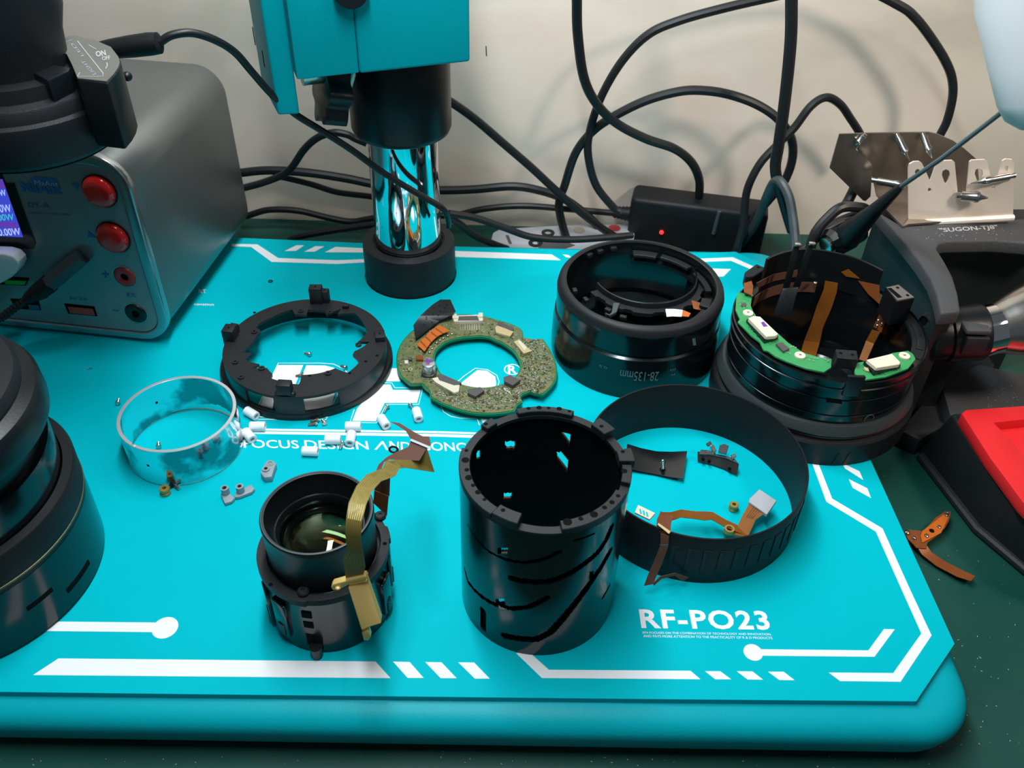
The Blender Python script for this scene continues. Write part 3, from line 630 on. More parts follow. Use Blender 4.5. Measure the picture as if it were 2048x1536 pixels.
# ------------------------------------------------------------------ outer barrel with zoom marks
KC = (75.8, 445.5); KR = 50.2; KH = 50.0
ob = thing('zoom_ring_housing', (KC[0], KC[1], 0), 'squat glossy black outer lens housing marked 28-135mm upside down, behind the thin sleeve ring', 'lens part')
b = MB(); b.lathe([(KR + .6, 0), (KR + 1.4, .6), (KR + 1.6, 8), (KR + 1.2, 22), (KR + .5, 27), (KR + .5, 28), (KR - .9, 29), (KR - .9, 30), (KR - .2, 31), (KR - .1, 41), (KR, 44.5), (KR - .8, 47.5), (KR - 2.6, 49.6), (KR - 4.4, 50), (KR - 5.4, 49.6), (KR - 5.6, 48), (KR - 5.6, 20), (KR - 3, 12), (KR - 3, 0)], KC, n=160); b.build('outer_shell', 'blackgloss', ob, ang=25)
b = MB(); b.lathe([(KR - 2.4, 49.72), (KR - .75, 47.62), (KR - .05, 44.6), (KR + .12, 44.6), (KR - .6, 47.8), (KR - 2.2, 49.95), (KR - 4.5, 50.12), (KR - 4.5, 50)], KC, n=160); b.build('matte_collar', 'blackmatte', ob, ang=60)
K7 = (1060, 440, .2604)
kp = lambda pts, z: polar(pts, z, KC, *K7)
# inner ledge and floating mount ring
b = MB(); b.rplate(KR - 14, KR - 5.5, 10, 12, KC, 120); b.build('inner_step', 'black', ob)
b = MB(); b.lathe([(30, 6), (32, 4), (KR - 6, 4), (KR - 6, 6), (33, 8)], KC, n=100); b.build('inner_floor', 'black', ob)
ic = P(K7[0] + 880 * K7[2], K7[1] + 420 * K7[2], 43); IC = (ic.x, ic.y)
A = lambda x, y, z=44: angz(K7[0] + x * K7[2], K7[1] + y * K7[2], z, IC)
b = MB(); b.lathe([(31.5, 20), (32.5, 20), (32.8, 43.6), (32.4, 44), (31.7, 44), (31.5, 43)], IC, n=120, a0=A(540, 475) , a1=A(835, 225) + 2 * pi if A(835, 225) < A(540, 475) else A(835, 225)); b.build('inner_tube', 'black', ob, ang=50)
aa, bb = A(480, 510), A(830, 190)
while bb < aa: bb += 2 * pi
b = MB(); b.rplate(lambda t: 33.2, lambda t: 38.2 - 1.5 * (1 if (t * 6) % 3 < 1 else 0), 38, 40.5, IC, 90, aa, bb); b.build('mount_ring', 'blackmatte', ob)
aa, bb = A(940, 750), A(830, 170)
while bb < aa: bb += 2 * pi
for t0, t1, r0, r1, z in ((0, .16, 37, 43.6, 43), (.20, .34, 39.5, 43.4, 44), (.36, .43, 37, 43, 44.5), (.50, .66, 40, 43.6, 44), (.70, .86, 39, 43.4, 45), (.88, 1.0, 37.5, 43.4, 45)):
    b = MB(); b.rplate(r0, r1, z - 2, z, KC, 20, aa + (bb - aa) * t0, aa + (bb - aa) * t1); b.build('bayonet_tab', 'blackmatte', ob, bevel=.3, seg=1)
b = MB(); b.rplate(41, 44.6, 36, 38.5, KC, 90, aa, bb); b.build('ledge_arc', 'black', ob)
for x, y in ((430, 250), (500, 205), (615, 178), (345, 540), (430, 610), (600, 690), (715, 745)):
    c = P(K7[0] + x * K7[2], K7[1] + y * K7[2], 47); r = math.hypot(c.x - KC[0], c.y - KC[1]); a = math.atan2(c.y - KC[1], c.x - KC[0])
    b = MB(); b.box(pol(KC, min(r, 43.8), a, 46.5), (2.6, 4, 2.6), Matrix.Rotation(a, 3, 'Z')); b.build('bayonet_stop', 'blackmatte', ob, bevel=.4)
def kslab(pts, z, name, m, th=1.2):
    b = MB(); b.slab([P(K7[0] + x * K7[2], K7[1] + y * K7[2], z) for x, y in pts], (0, 0, -th)); return b.build(name, m, ob, bevel=.15, seg=1)
kslab([(640, 635), (690, 635), (665, 705), (610, 735), (575, 715), (630, 695)], 42, 'wire_clip', 'greycable', 2)
kslab([(1040, 682), (1110, 682), (1175, 690), (1165, 742), (1095, 738), (1050, 742)], 44, 'white_tape', 'white', .3)
kslab([(1178, 690), (1235, 715), (1220, 742), (1165, 738)], 44.2, 'flex_tail', 'orange', .3)
kslab([(1240, 615), (1330, 640), (1310, 690), (1255, 680)], 42, 'flex_tail', 'copper', .3)
q0 = cylhit(1060 + 990 * .2604, 440 + 1180 * .2604, KC, KR + 1.5); q1 = cylhit(1060 + 695 * .2604, 440 + 1160 * .2604, KC, KR + 1.5)
def ctext(t, c, r, a0, a1, z0, z1, name, m, par, bold=.0):
    return text(t, lambda u, v: pol(c, r, a0 + (a1 - a0) * u, z0 + (z1 - z0) * v), name, m, par, bold=bold, th=Vector((0, 0, 0)))
ctext('28-135mm', KC, KR + 1.72, q0[1], q1[1], cylhit(1060 + 850 * .2604, 440 + 1165 * .2604, KC, KR + 1.5)[2], cylhit(1060 + 850 * .2604, 440 + 1235 * .2604, KC, KR + 1.5)[2], 'zoom_marking', 'lensink', ob, .0)
q0 = cylhit(1215, 736, KC, KR + 1.5); ctext('0.5', KC, KR + 1.72, q0[1], q0[1] - .10, q0[2] + 1, q0[2] - .8, 'scale_marking', 'lensink', ob)
for (x, y, t) in ((1350, 738, 'm'), (1350, 748, 'ft')):
    q0 = cylhit(x, y, KC, KR + 1.5); ctext(t, KC, KR + 1.72, q0[1], q0[1] - .06, q0[2] + .8, q0[2] - .6, 'scale_marking', 'lensink', ob)
q0 = cylhit(1385, 683, KC, KR); q1 = cylhit(1405, 676, KC, KR); ctext('SONY', KC, KR + .05, q0[1], q1[1], q0[2] - 1.5, q0[2] + 1.5, 'faint_lettering', 'lensink', ob) if False else None
b = MB(); b.slab([pol(KC, KR + .1, cylhit(x, y, KC, KR)[1], cylhit(x, y, KC, KR)[2]) for x, y in ((1384, 677), (1390, 676), (1392, 690), (1386, 691))], (.05, -.05, 0)); b.build('index_mark', 'lensink', ob)

# ------------------------------------------------------------------ adapter ring with four lugs
AC = (-125.5, 418.5)
ar = thing('mount_base_ring', (AC[0], AC[1], 0), 'flat matte black ring frame with upright lugs, left of the ring-shaped circuit board', 'lens part')
A1 = (420, 550, .19531)
b = MB(); b.lathe([(48.4, 0), (51.7, 0), (51.8, 3.4), (51.2, 4.6), (49.2, 4.9), (48.4, 4.9)], AC, n=160); b.build('flange', 'black', ar)
AT = (-124.3, 415.2); AZ = 17.5
def ap(x, y, z=17.5): return angz(A1[0] + x * A1[2], A1[1] + y * A1[2], z, AT)
w1 = (ap(395, 1110), ap(668, 1180)); w2 = (ap(955, 1175), ap(1275, 1130))
b = MB()
def keepA(a, z):
    a = wrap(a)
    if 6.0 < z < 15.9 and (w1[0] < a < w1[1] or w2[0] < a < w2[1]): return False
    if 4.5 < z < 9 and 1.35 < a < 1.9: return False
    return True
b.shell(AT, 46.2, 47.9, 4.6, 17.2, 300, 20, keepA); b.build('ring_wall', 'black', ar)
rin = polar([(500, 500), (640, 430), (838, 350), (850, 375), (865, 402), (990, 410), (1003, 352), (1180, 368), (1192, 410), (1300, 402), (1350, 345), (1480, 390), (1560, 480), (1610, 580), (1640, 680), (1512, 685), (1480, 780), (1460, 815), (1530, 890), (1410, 1000), (1280, 955), (1000, 1020), (935, 1022), (915, 1120), (700, 1080), (620, 1055), (640, 1010), (585, 950), (510, 912), (425, 950), (345, 860), (325, 800), (420, 790), (435, 690), (520, 580), (500, 552), (470, 540)], AZ, AT, *A1)
b = MB(); b.rplate(rin, 47.95, 15.7, AZ, AT, 400); b.build('top_plate', 'blackmatte', ar, ang=30)
def lug(px, w_, zt, zb, d_, rr, name='lug'):
    a = ap(*px); b = MB(); R3 = Matrix.Rotation(a, 3, 'Z'); o = b.box(pol(AT, rr, a, (zt + zb) / 2), (d_, w_, zt - zb), R3).build(name, 'blackmatte', ar, bevel=.5)
    c = pol(AT, rr, a, zt); hole_disc(c, zt, .7, o, name='lug_hole'); return o
lug((1100, 270), 8, 29, 16, 6, 45.0); lug((1190, 260), 5, 26, 16, 5, 46)
lug((200, 640), 8, 25, 13, 7, 46.0); lug((285, 590), 4, 23, 13, 5, 46)
lug((1700, 650), 8, 21, 13, 6, 44.5)
a = ap(800, 1160); b = MB(); R3 = Matrix.Rotation(a, 3, 'Z')
b.slab([pol(AC, 50.0, a - .165, 4.6), pol(AC, 50.0, a + .165, 4.6), pol(AT, 47.9, a + .115, 20), pol(AT, 47.9, a - .115, 20)], R3 @ Vector((-2.4, 0, 0))); lg_ = b.build('lug_post', 'black', ar, bevel=.3)
b = MB(); b.box(pol(AT, 45.5, a, 22.5), (6, 8.2, 7), R3); b.build('lug', 'blackmatte', ar, bevel=.8)
b = MB(); b.lathe([(.7, 0), (2.2, 0), (2.2, .7), (.7, .7)], (0, 0), n=16)
for x, y in ((930, 370), (1230, 385), (455, 585), (530, 960), (320, 1050), (1210, 1010), (1710, 590), (260, 895), (1520, 720)):
    c = P(A1[0] + x * A1[2], A1[1] + y * A1[2], AZ); b = MB(); b.lathe([(.8, AZ - .1), (1.9, AZ - .1), (1.9, AZ + .8), (.8, AZ + .8)], (c.x, c.y), n=16); b.build('screw_boss', 'blackmatte', ar)
for x, y in ((1710, 825), (1595, 885), (1430, 1005), (315, 1060), (1020, 1030), (455, 385)):
    c = P(A1[0] + x * A1[2], A1[1] + y * A1[2], AZ); hole_disc(c, AZ, 1.0, ar)
for x, y in ((1390, 320),):
    c = P(A1[0] + x * A1[2], A1[1] + y * A1[2], AZ + 1); b = MB(); b.box(c, (4, 3, 2.5)); b.build('stop_block', 'blackmatte', ar, bevel=.3)

# ------------------------------------------------------------------ main circuit board ring
GC = (-22.2, 418.0); GZ = 6.0
gb = thing('circuit_board', (GC[0], GC[1], 0), 'ring-shaped olive green circuit board crowded with tiny chips, orange flex and silver capacitor, on the teal mat', 'circuit board')
gb['label'] = 'ring-shaped olive green circuit board with tiny chips, orange flex and a silver capacitor'
G8 = (760, 560, .18555)
gout = [(190, 850), (230, 700), (350, 555), (470, 470), (620, 410), (760, 380), (1000, 375), (1250, 430), (1500, 520), (1530, 560), (1535, 620), (1640, 640), (1740, 632), (1790, 700), (1840, 790), (1890, 930), (1880, 1080), (1740, 1230), (1650, 1215), (1600, 1195), (1560, 1210), (1530, 1220), (1500, 1255), (1530, 1300), (1470, 1335), (1440, 1400), (1280, 1425), (1100, 1430), (900, 1400), (750, 1350), (630, 1300), (560, 1255), (545, 1190), (460, 1110), (340, 1115), (290, 1080), (230, 1020), (200, 940)]
gin = [(590, 760), (640, 705), (700, 662), (850, 618), (980, 602), (1130, 600), (1180, 608), (1250, 640), (1400, 720), (1500, 830), (1530, 920), (1500, 1010), (1440, 1080), (1320, 1130), (1150, 1165), (950, 1150), (800, 1100), (650, 1020), (600, 930), (570, 850)]
ro, ri = polar(gout, GZ, GC, *G8), polar(gin, GZ, GC, *G8)
b = MB(); b.rplate(ri, ro, GZ - .35, GZ, GC, 420); b.build('board_surface', 'pcb', gb, ang=30)
b = MB(); b.rplate(lambda a: ri(a) - 1.1, lambda a: ro(a) + .9, GZ - 2.0, GZ - .4, GC, 420); b.build('board_core', 'pcbedge', gb, ang=30)
for k in range(5):
    c = pol(GC, 37, k * 1.256 + .3, 0); b = MB(); b.box((c.x, c.y, 2.2), (6, 4, 4.4), Matrix.Rotation(k, 3, 'Z')); b.build('under_connector', 'tan', gb)
def gp(x, y, z=GZ): return P(G8[0] + x * G8[2], G8[1] + y * G8[2], z)
def gbox(quadpx, h, name, m, bev=.1, par=None, z=GZ):
    b = MB(); b.slab([gp(x, y, z) for x, y in quadpx], (0, 0, h)); return b.build(name, m, par or gb, bevel=bev, seg=1)
# black holed cover flap standing on the board
pts = [(360, 500), (430, 400), (560, 280), (650, 222), (760, 222), (815, 345), (760, 395), (640, 455), (530, 540), (440, 610), (385, 650)]
b = MB(); fl = []
for x, y in pts: fl.append(gp(x, y, 10.0 if y < 420 and x > 380 else 7.2))
b = MB(); b.slab(fl, (0, 0, 1.0)); fo = b.build('holed_cover', 'black', gb, bevel=.15, seg=1)
for x, y in ((520, 340), (580, 300), (640, 280), (700, 300), (500, 400), (570, 370), (650, 340), (480, 460), (560, 440), (630, 380), (690, 350), (580, 460), (720, 270)):
    c = gp(x, y, 11.0); t = 10.0 if y < 420 else 9.3; hole_disc(gp(x, y, 11.05), 11.03 if y < 430 else 9.9, .5, fo, name='cover_hole')
q = [(400, 700), (480, 775), (545, 680), (620, 610), (700, 570), (755, 552), (640, 488), (560, 540), (470, 630)]
b = MB(); b.slab([gp(x, y, 8.2) for x, y in q], (0, 0, .35)); ofx = b.build('orange_flex', 'orange', gb)
for x, y, x2, y2 in ((440, 660, 505, 730), (490, 610, 560, 670), (550, 560, 620, 615), (600, 520, 680, 575)):
    b = MB(); b.ribbon([gp(x, y, 8.75), gp(x2, y2, 8.75)], Vector((.25, .3, 0)), .15); b.build('flex_crease', 'copper', ofx)
for x, y in ((775, 580), (730, 600), (683, 626), (645, 648), (610, 675), (560, 738), (535, 780)):
    b = MB(); b.ball(gp(x, y, 6.6), .85, 6, .7); b.build('solder_pad', 'solder', gb)
def conn(q, h, m, name='connector'): return gbox(q, h, name, m)
cn = conn([(780, 415), (1100, 405), (1110, 440), (1110, 470), (800, 480)], 2.4, 'cream')
gbox([(850, 425), (1050, 420), (1070, 470), (840, 472)], 2.6, 'connector_slot', 'icgrey', par=cn)
for k in range(9):
    x = 862 + k * 25; gbox([(x, 478), (x + 11, 478), (x + 11, 548), (x, 548)], .5, 'contact_pin', 'solder', 0, cn)
gbox([(1062, 395), (1108, 395), (1108, 440), (1062, 440)], 3.2, 'connector_end', 'cream', par=cn)
gbox([(775, 405), (825, 405), (835, 450), (785, 455)], 3.0, 'connector_end', 'cream', par=cn)
cn = conn([(1240, 540), (1262, 515), (1440, 580), (1400, 635), (1250, 590)], 2.0, 'tan')
gbox([(1275, 470), (1440, 545), (1425, 580), (1260, 510)], 2.2, 'connector_slot', 'icgrey', par=cn)
cn = conn([(1440, 690), (1500, 665), (1590, 755), (1640, 790), (1550, 820)], 2.0, 'tan')
gbox([(1480, 690), (1510, 680), (1585, 760), (1555, 790)], 2.2, 'connector_slot', 'cream', par=cn)
cn = conn([(560, 1090), (625, 1075), (640, 1110), (800, 1165), (860, 1160), (850, 1230), (800, 1245), (700, 1190), (600, 1130)], 2.2, 'cream')
gbox([(620, 1045), (670, 1038), (880, 1130), (830, 1165), (640, 1105)], 1.8, 'connector_flap', 'icgrey', par=cn)
gbox([(955, 1210), (1080, 1185), (1125, 1225), (1030, 1290), (945, 1250)], 2.4, 'chip', 'icgrey')
gbox([(1330, 1085), (1400, 1060), (1510, 1115), (1430, 1175), (1340, 1130)], 2.8, 'chip', 'icgrey')
for k in range(5): gbox([(1325 + k * 16, 1160 + k * 12), (1333 + k * 16, 1155 + k * 12), (1345 + k * 16, 1185 + k * 11), (1337 + k * 16, 1190 + k * 11)], .5, 'contact_pin', 'solder', 0)
gbox([(385, 835), (465, 835), (470, 880), (390, 880)], 1.6, 'ceramic_part', 'copper')
gbox([(300, 850), (350, 850), (350, 880), (300, 880)], 1.6, 'chip', 'icgrey')
gbox([(265, 880), (305, 880), (305, 915), (268, 915)], 1.2, 'ceramic_part', 'cream')
c = gp(530, 1005, GZ); b = MB(); b.lathe([(0, 0), (3.9, 0), (4.1, .8), (3.7, 1.3), (4.0, 2), (4.0, 7.0), (3.7, 7.6), (3.3, 7.8), (0, 7.8)], (c.x, c.y), n=32, closed=False)
b.v = [Vector((v.x, v.y, v.z + GZ)) for v in b.v]; cap = b.build('capacitor', 'motor', gb)
b = MB(); b.rplate(.01, 3.5, GZ + 7.8, GZ + 7.9, (c.x, c.y), 16, .6, 2.6); b.build('capacitor_band', 'sol_violet', cap)
b = MB(); b.box((c.x - .3, c.y - 1.0, GZ + 7.9), (1.5, .9, .1)); b.build('capacitor_mark', 'reddot', cap)
b = MB(); b.box((c.x, c.y, GZ + .3), (9, 9, .6)); b.build('capacitor_base', 'black', cap, bevel=.1)
c = gp(328, 962); b = MB(); b.rplate(.95, 1.25, GZ, GZ + .12, (c.x, c.y), 20); b.build('printed_ring', 'cream', gb)
M['brownpart'] = mat('brown_chip', (0.16, 0.13, 0.06), 0.4, var=0.6, scale=300)
# tiny surface parts: solder dots and chip resistors
random.seed(11); dots = MB(); chips = MB(); brn = MB()
def onboard(a, r): return ri(a) + 1.2 < r < ro(a) - 1.2
for i in range(1500):
    a = random.choice([random.uniform(-.95, .75), random.uniform(-2.2, -.4), random.uniform(0, 2 * pi)]); r = random.uniform(28, 47)
    if not onboard(a, r): continue
    q = pol(GC, r, a, GZ)
    if i % 5 < 2: dots.ball(q + Vector((0, 0, .15)), random.uniform(.25, .5), 4, .7)
    elif i % 5 == 3: chips.box(q + Vector((0, 0, .25)), (random.uniform(.5, 1.3), .5, .5), Matrix.Rotation(random.choice([.5, 2.07]), 3, 'Z'))
    else: brn.box(q + Vector((0, 0, .25)), (random.uniform(.5, 1.5), .6, .5), Matrix.Rotation(random.choice([.5, 2.07]), 3, 'Z'))
dots.build('solder_dots', 'solder', gb, kind='stuff'); chips.build('chip_resistors', 'palegrey', gb, kind='stuff'); brn.build('chip_capacitors', 'brownpart', gb, kind='stuff')

# ------------------------------------------------------------------ silver ring
SC = (-177.2, 344.1); SR = 30.3; SH = 25.0
sr_ = thing('silver_ring', (SC[0], SC[1], 0), 'shiny silver metal ring with a pale rim, left on the teal mat', 'lens part')
def keepS(a, z):
    a = wrap(a)
    return not (z < 6.2 - 5 * abs(a - 1.2) and .3 < a < 2.4)
b = MB(); b.shell(SC, SR - .75, SR, 0, SH - .3, 220, 40, keepS); b.build('ring_wall', 'silver', sr_)
na = angz(267, 889, SH, SC)
b = MB(); b.rplate(SR - 1.75, SR + .05, SH - .6, SH, SC, 170, na + .05, na + 2 * pi - .05); b.build('rim', 'rimsilver', sr_, bevel=.12, seg=1)
b = MB(); b.box(pol(SC, SR - .9, na, SH - 1.3), (1.6, 2.4, 2.2), Matrix.Rotation(na, 3, 'Z')); b.build('rim_catch', 'rimsilver', sr_, bevel=.3)
b = MB(); b.lathe([(SR - .9, 0), (SR + .12, 0), (SR + .12, .8), (SR - .1, 1.0), (SR - .9, 1.0)], SC, n=160); b.build('bottom_lip', 'steel', sr_)
aa = angz(378, 757, SH, SC); b = MB(); pts = []
b.add([], []);
poly_ = [(aa + .1, SH - .5), (aa + .02, SH - 6), (aa - .1, SH - 8.5), (aa - .3, SH - 8), (aa - .6, SH - 9), (aa - .95, SH - 13), (aa - 1.15, SH - 13), (aa - 1.15, SH - .5)]
def keepT(a, z):
    return inpoly((wrap(a), z), poly_)
b.shell(SC, SR - 1.25, SR - .7, SH - 14, SH - .5, 260, 40, keepT); b.build('inner_liner', 'silver', sr_)
for x, y in ((296, 931), (312, 804)):
    q = cylhit(x, y, SC, SR, far=(y < 850)); b = MB(); b.box(pol(SC, SR + (.02 if y > 850 else -.8), q[1], q[2]), (.15, 1.3, 1.3), Matrix.Rotation(q[1], 3, 'Z')); b.build('rivet_hole', 'deep', sr_)
q = cylhit(415, 915, SC, SR)

def strip(L, R, th=.2, off=None):
    b = MB(); n = len(L); vs = []; fs = []
    for i in range(n):
        t = (L[min(i + 1, n - 1)] - L[max(i - 1, 0)]); w = R[i] - L[i]; nn = t.cross(w); nn = nn.normalized() * th / 2 if nn.length > 1e-9 else Vector((0, 0, th / 2))
        vs += [L[i] - nn, R[i] - nn, R[i] + nn, L[i] + nn]
    for i in range(n - 1):
        for k in range(4): l = (k + 1) % 4; fs.append((i * 4 + k, i * 4 + l, (i + 1) * 4 + l, (i + 1) * 4 + k))
    fs += [(3, 2, 1, 0), tuple(range(4 * n - 4, 4 * n))]
    return b.add(vs, fs)

# ------------------------------------------------------------------ inner lens group with glass (front left)
LC = (-79.9, 245.2)
il = thing('lens_group', (LC[0], LC[1], 0), 'small black glass lens unit trailing a long olive ribbon cable, front left of the barrel', 'lens part')
b = MB(); b.lathe([(21.2, 40), (23.2, 38), (23.3, 58), (23.6, 59), (23.6, 61.4), (23.2, 62), (22.4, 62), (21.9, 61.4), (21.6, 58), (18.8, 52), (18.6, 50), (18.0, 50), (18.0, 40)], LC, n=128); b.build('front_tube', 'black', il, ang=30)
b = MB(); b.lathe([(21.9, 61.6), (22.6, 62.1), (23.2, 62.05), (23.2, 61.8), (22, 61.4)], LC, n=128); b.build('rim_edge', 'greycable', il)
b = MB(); b.lathe([(18.05, 47), (18.05, 50.5), (19.2, 52.4), (18.3, 52.4), (17.2, 50.6), (17.0, 47)], LC, n=96); b.build('retaining_ring', 'blackgloss', il)
prof = [(17.2 * math.sin(t), 47.4 + 3.2 * (math.cos(t) - math.cos(.0)) * 0 + 4.6 * math.cos(t * pi / 2 / 1.5708) * .9) for t in [i * pi / 2 / 14 for i in range(15)]]
b = MB(); b.lathe([(0, 42)] + [(r, z) for r, z in prof] + [(17.2, 42)], LC, n=96, closed=False); b.build('glass_element', 'glass', il, ang=60)
b = MB(); b.lathe([(0, 34), (17.5, 34), (17.8, 40), (13, 39), (10, 35.5), (0, 35)], LC, n=64, closed=False); b.build('aperture', 'deep', il)
b = MB(); b.lathe([(0, .5), (26.6, .5), (27.4, 1.4), (27.0, 34), (27.4, 35), (27.6, 36), (22, 37.5), (18, 38), (0, 38)], LC, n=128, closed=False); b.build('body_shell', 'blackgloss', il)
b = MB(); b.rplate(lambda a: 24.6 + .5 * math.sin(3 * a), lambda a: 28.3 + .8 * (1 if math.sin(3 * a + .6) > .93 else 0), 35.4, 38.8, LC, 240); co_ = b.build('cam_collar', 'blackmatte', il, ang=40)
I3 = (480, 830, .332)
ip = lambda x, y, z=38.8: P(I3[0] + x * I3[2], I3[1] + y * I3[2], z)
for x, y in ((380, 1060), (845, 605)):
    c = ip(x, y, 40); b = MB(); b.lathe([(0, 38.8), (2.6, 38.8), (2.6, 40.2), (2.0, 40.8), (.8, 40.8), (.7, 40.3), (0, 40.3)], (c.x, c.y), n=24, closed=False); b.build('roller_screw', 'blackmatte', il)
for x, y in ((185, 1022), (872, 775)): hole_disc(ip(x, y), 38.85, .9, co_)
for a in (-2.7, -2.2, -.25, .15, .6, -3.6):
    b = MB(); R3 = Matrix.Rotation(a, 3, 'Z'); b.box(pol(LC, 27.2, a, 20 + 6 * math.sin(a * 3)), (2.4, 8, 22), R3); b.build('guide_block', 'blackgloss', il, bevel=.6)
    b = MB(); b.box(pol(LC, 28.1, a, 13 + 6 * math.sin(a * 3)), (1.6, 4, 7), R3); b.build('guide_lug', 'black', il, bevel=.4)
a = cylhit(540, 1228, LC, 27)[1]; z_ = cylhit(540, 1228, LC, 27)[2]
b = MB(); b.box(pol(LC, 27.4, a, z_), (1.2, 6.5, 5), Matrix.Rotation(a, 3, 'Z')); b.build('coil_flex', 'redport', il, bevel=.4)
a = angz(605, 1230, 20, LC)
for zz, hh in ((27, 4), (20, 4), (9, 9)):
    b = MB(); b.rplate(26.6, 27.35, zz - hh / 2, zz + hh / 2, LC, 6, -1.78, -1.62); b.build('body_slot', 'deep', il)
b = MB(); q = P(632, 1318, 1.5); b.cyl((q.x, q.y + 2.6, 0), (q.x, q.y + 2.6, 7), 2.4, 2.8); b.build('foot_pin', 'black', il)
prof = [(14 * math.sin(t), 39.5 + 3.5 * math.cos(t * pi / 2 / 1.5708)) for t in [i * pi / 2 / 12 for i in range(13)]]
b = MB(); b.lathe([(0, 36)] + [(r, z) for r, z in prof] + [(14, 36)], LC, n=72, closed=False); b.build('rear_element', 'glass2', il, ang=60)
# gold focus motor hanging on the front
GY = LC[1] - 30.5
def iy(x, y, Y): return PY(I3[0] + x * I3[2], I3[1] + y * I3[2], Y)
b = MB(); b.slab([iy(x, y, GY - (y - 1005) * .034) for x, y in ((652, 1040), (762, 1005), (850, 1255), (775, 1278), (733, 1298))], (0, 4.0, 0)); mo = b.build('motor_body', 'gold', il, bevel=.3, seg=2)
b = MB(); b.slab([iy(x, y, GY - 1.2) for x, y in ((548, 1040), (560, 1022), (640, 1000), (755, 970), (768, 985), (755, 1003), (660, 1020), (600, 1052), (560, 1058))], (0, 3.0, 0)); b.build('motor_flange', 'gold', il, bevel=.4)
c = iy(590, 1040, GY - 1.4); b = MB(); b.ball(c, 1.1, 8, .6); b.build('flange_screw', 'gold', mo)
b = MB(); b.slab([iy(x, y, GY - 9.4) for x, y in ((733, 1312), (775, 1300), (787, 1340), (775, 1360), (745, 1358))], (0, 3, 0)); b.build('motor_bearing', 'gold', il, bevel=.4)
Lp = [(640, 1000), (638, 985), (620, 860), (645, 820), (635, 720), (640, 620), (655, 530), (700, 430), (760, 360), (860, 320), (880, 275), (940, 270), (1080, 270)]
Rp = [(742, 1000), (737, 985), (755, 915), (745, 850), (728, 750), (735, 640), (760, 540), (795, 460), (850, 400), (935, 368), (962, 320), (1000, 318), (1172, 345)]
Ys = [GY + .5, GY + .5, GY - 1, GY - 2, GY - 3, GY - 1, GY + 5, GY + 16, GY + 28, GY + 40, GY + 46, GY + 50, GY + 58]
Lq = [iy(x, y, Y) for (x, y), Y in zip(Lp, Ys)]; Rq = [iy(x, y, Y) for (x, y), Y in zip(Rp, Ys)]
fl = strip(Lq, Rq, .25).build('ribbon_cable', 'olive', il, ang=60)
for k in range(7):
    t = .12 + .76 * k / 6; u = t + .035
    A_ = [l.lerp(r, t) + Vector((0, -.22, .22)) for l, r in zip(Lq, Rq)][2:-1]; B_ = [l.lerp(r, u) + Vector((0, -.22, .22)) for l, r in zip(Lq, Rq)][2:-1]
    strip(A_, B_, .06).build('copper_trace', 'olivetrace', fl)
b = MB(); b.slab([iy(x, y, GY + 58 - (0 if y > 260 else -2)) for x, y in ((1080, 270), (1125, 198), (1172, 345))], (0, .25, 0)); b.build('ribbon_fold', 'olivetrace', il)
b = MB(); b.slab([iy(x, y, GY + 60 + (200 - y) * .07) for x, y in ((905, 42), (960, 50), (1050, 105), (1100, 130), (1140, 132), (1150, 180), (1125, 200), (1080, 275), (900, 268), (868, 285), (850, 330), (822, 330), (835, 300), (880, 258), (940, 225), (1012, 195), (1032, 150), (1000, 98), (950, 65))], (0, .25, 0)); bf = b.build('brown_ribbon', 'brownflex', il)
b = MB(); cc = iy(925, 208, GY + 60); b.T = Matrix.Translation(cc) @ Matrix.Rotation(pi / 2, 4, 'X'); b.lathe([(1.2, -.12), (2.3, -.12), (2.3, .12), (1.2, .12)], n=24); b.build('ribbon_eyelet', 'brownflex', bf)
b = MB(); b.slab([iy(x, y, GY + 59.4 + (200 - y) * .07) for x, y in ((1030, 145), (1150, 195), (1145, 205), (1025, 155))], (0, .3, 0)); b.build('ribbon_crease', 'palegrey', bf)
b = MB(); b.slab([iy(x, y, GY + 57) for x, y in ((822, 330), (905, 372), (900, 490), (808, 452), (835, 400))], (0, .25, 0)); b.build('ribbon_back', 'brownflex', il)
b = MB(); b.slab([iy(x, y, GY + 54) for x, y in ((808, 455), (896, 490), (885, 610), (850, 575), (802, 530))], (0, .25, 0)); b.build('ribbon_tail', 'copper', il)

# ------------------------------------------------------------------ right lens barrel with circuit board
DC = (175.4, 400.3)
rl = thing('lens_rear_barrel', (DC[0], DC[1], 0), 'open black lens barrel with bright green board arcs, far right on the mat', 'lens part')
b = MB(); b.lathe([(50, 0), (56.4, 0), (57.2, .8), (57.2, 14.5), (56.3, 15.6), (54.0, 16.2), (53.8, 20), (50, 20)], DC, n=180); b.build('focus_ring', 'rubber', rl)
b = MB(); b.lathe([(53.6, 17.2), (54.1, 17.2), (54.1, 18.0), (53.6, 18.0)], DC, n=120); b.build('red_ring', 'redjack', rl)
b = MB(); b.lathe([(50, 19.6), (55.4, 19.8), (55.6, 20.6), (53.7, 25.2), (53.0, 25.9), (50, 26)], DC, n=180); b.build('chamfer_ring', mat('satin_grey_band', (0.035, 0.045, 0.046), 0.3), rl, ang=30)
b = MB(); b.lathe([(46, 4), (51.5, 22), (51.6, 31), (51.0, 31.3), (51.0, 31.9), (51.6, 32.2), (51.7, 42), (51.1, 42.3), (51.1, 43), (51.7, 43.3), (51.8, 48), (52.6, 48.4), (52.6, 50), (51.9, 50.4), (52.0, 52), (52.7, 52.4), (52.7, 55), (51.9, 55.2), (51.6, 54), (45.5, 53), (45, 52), (45, 12), (45, 4)], DC, n=180); b.build('barrel_shell', 'blackgloss', rl, ang=25)
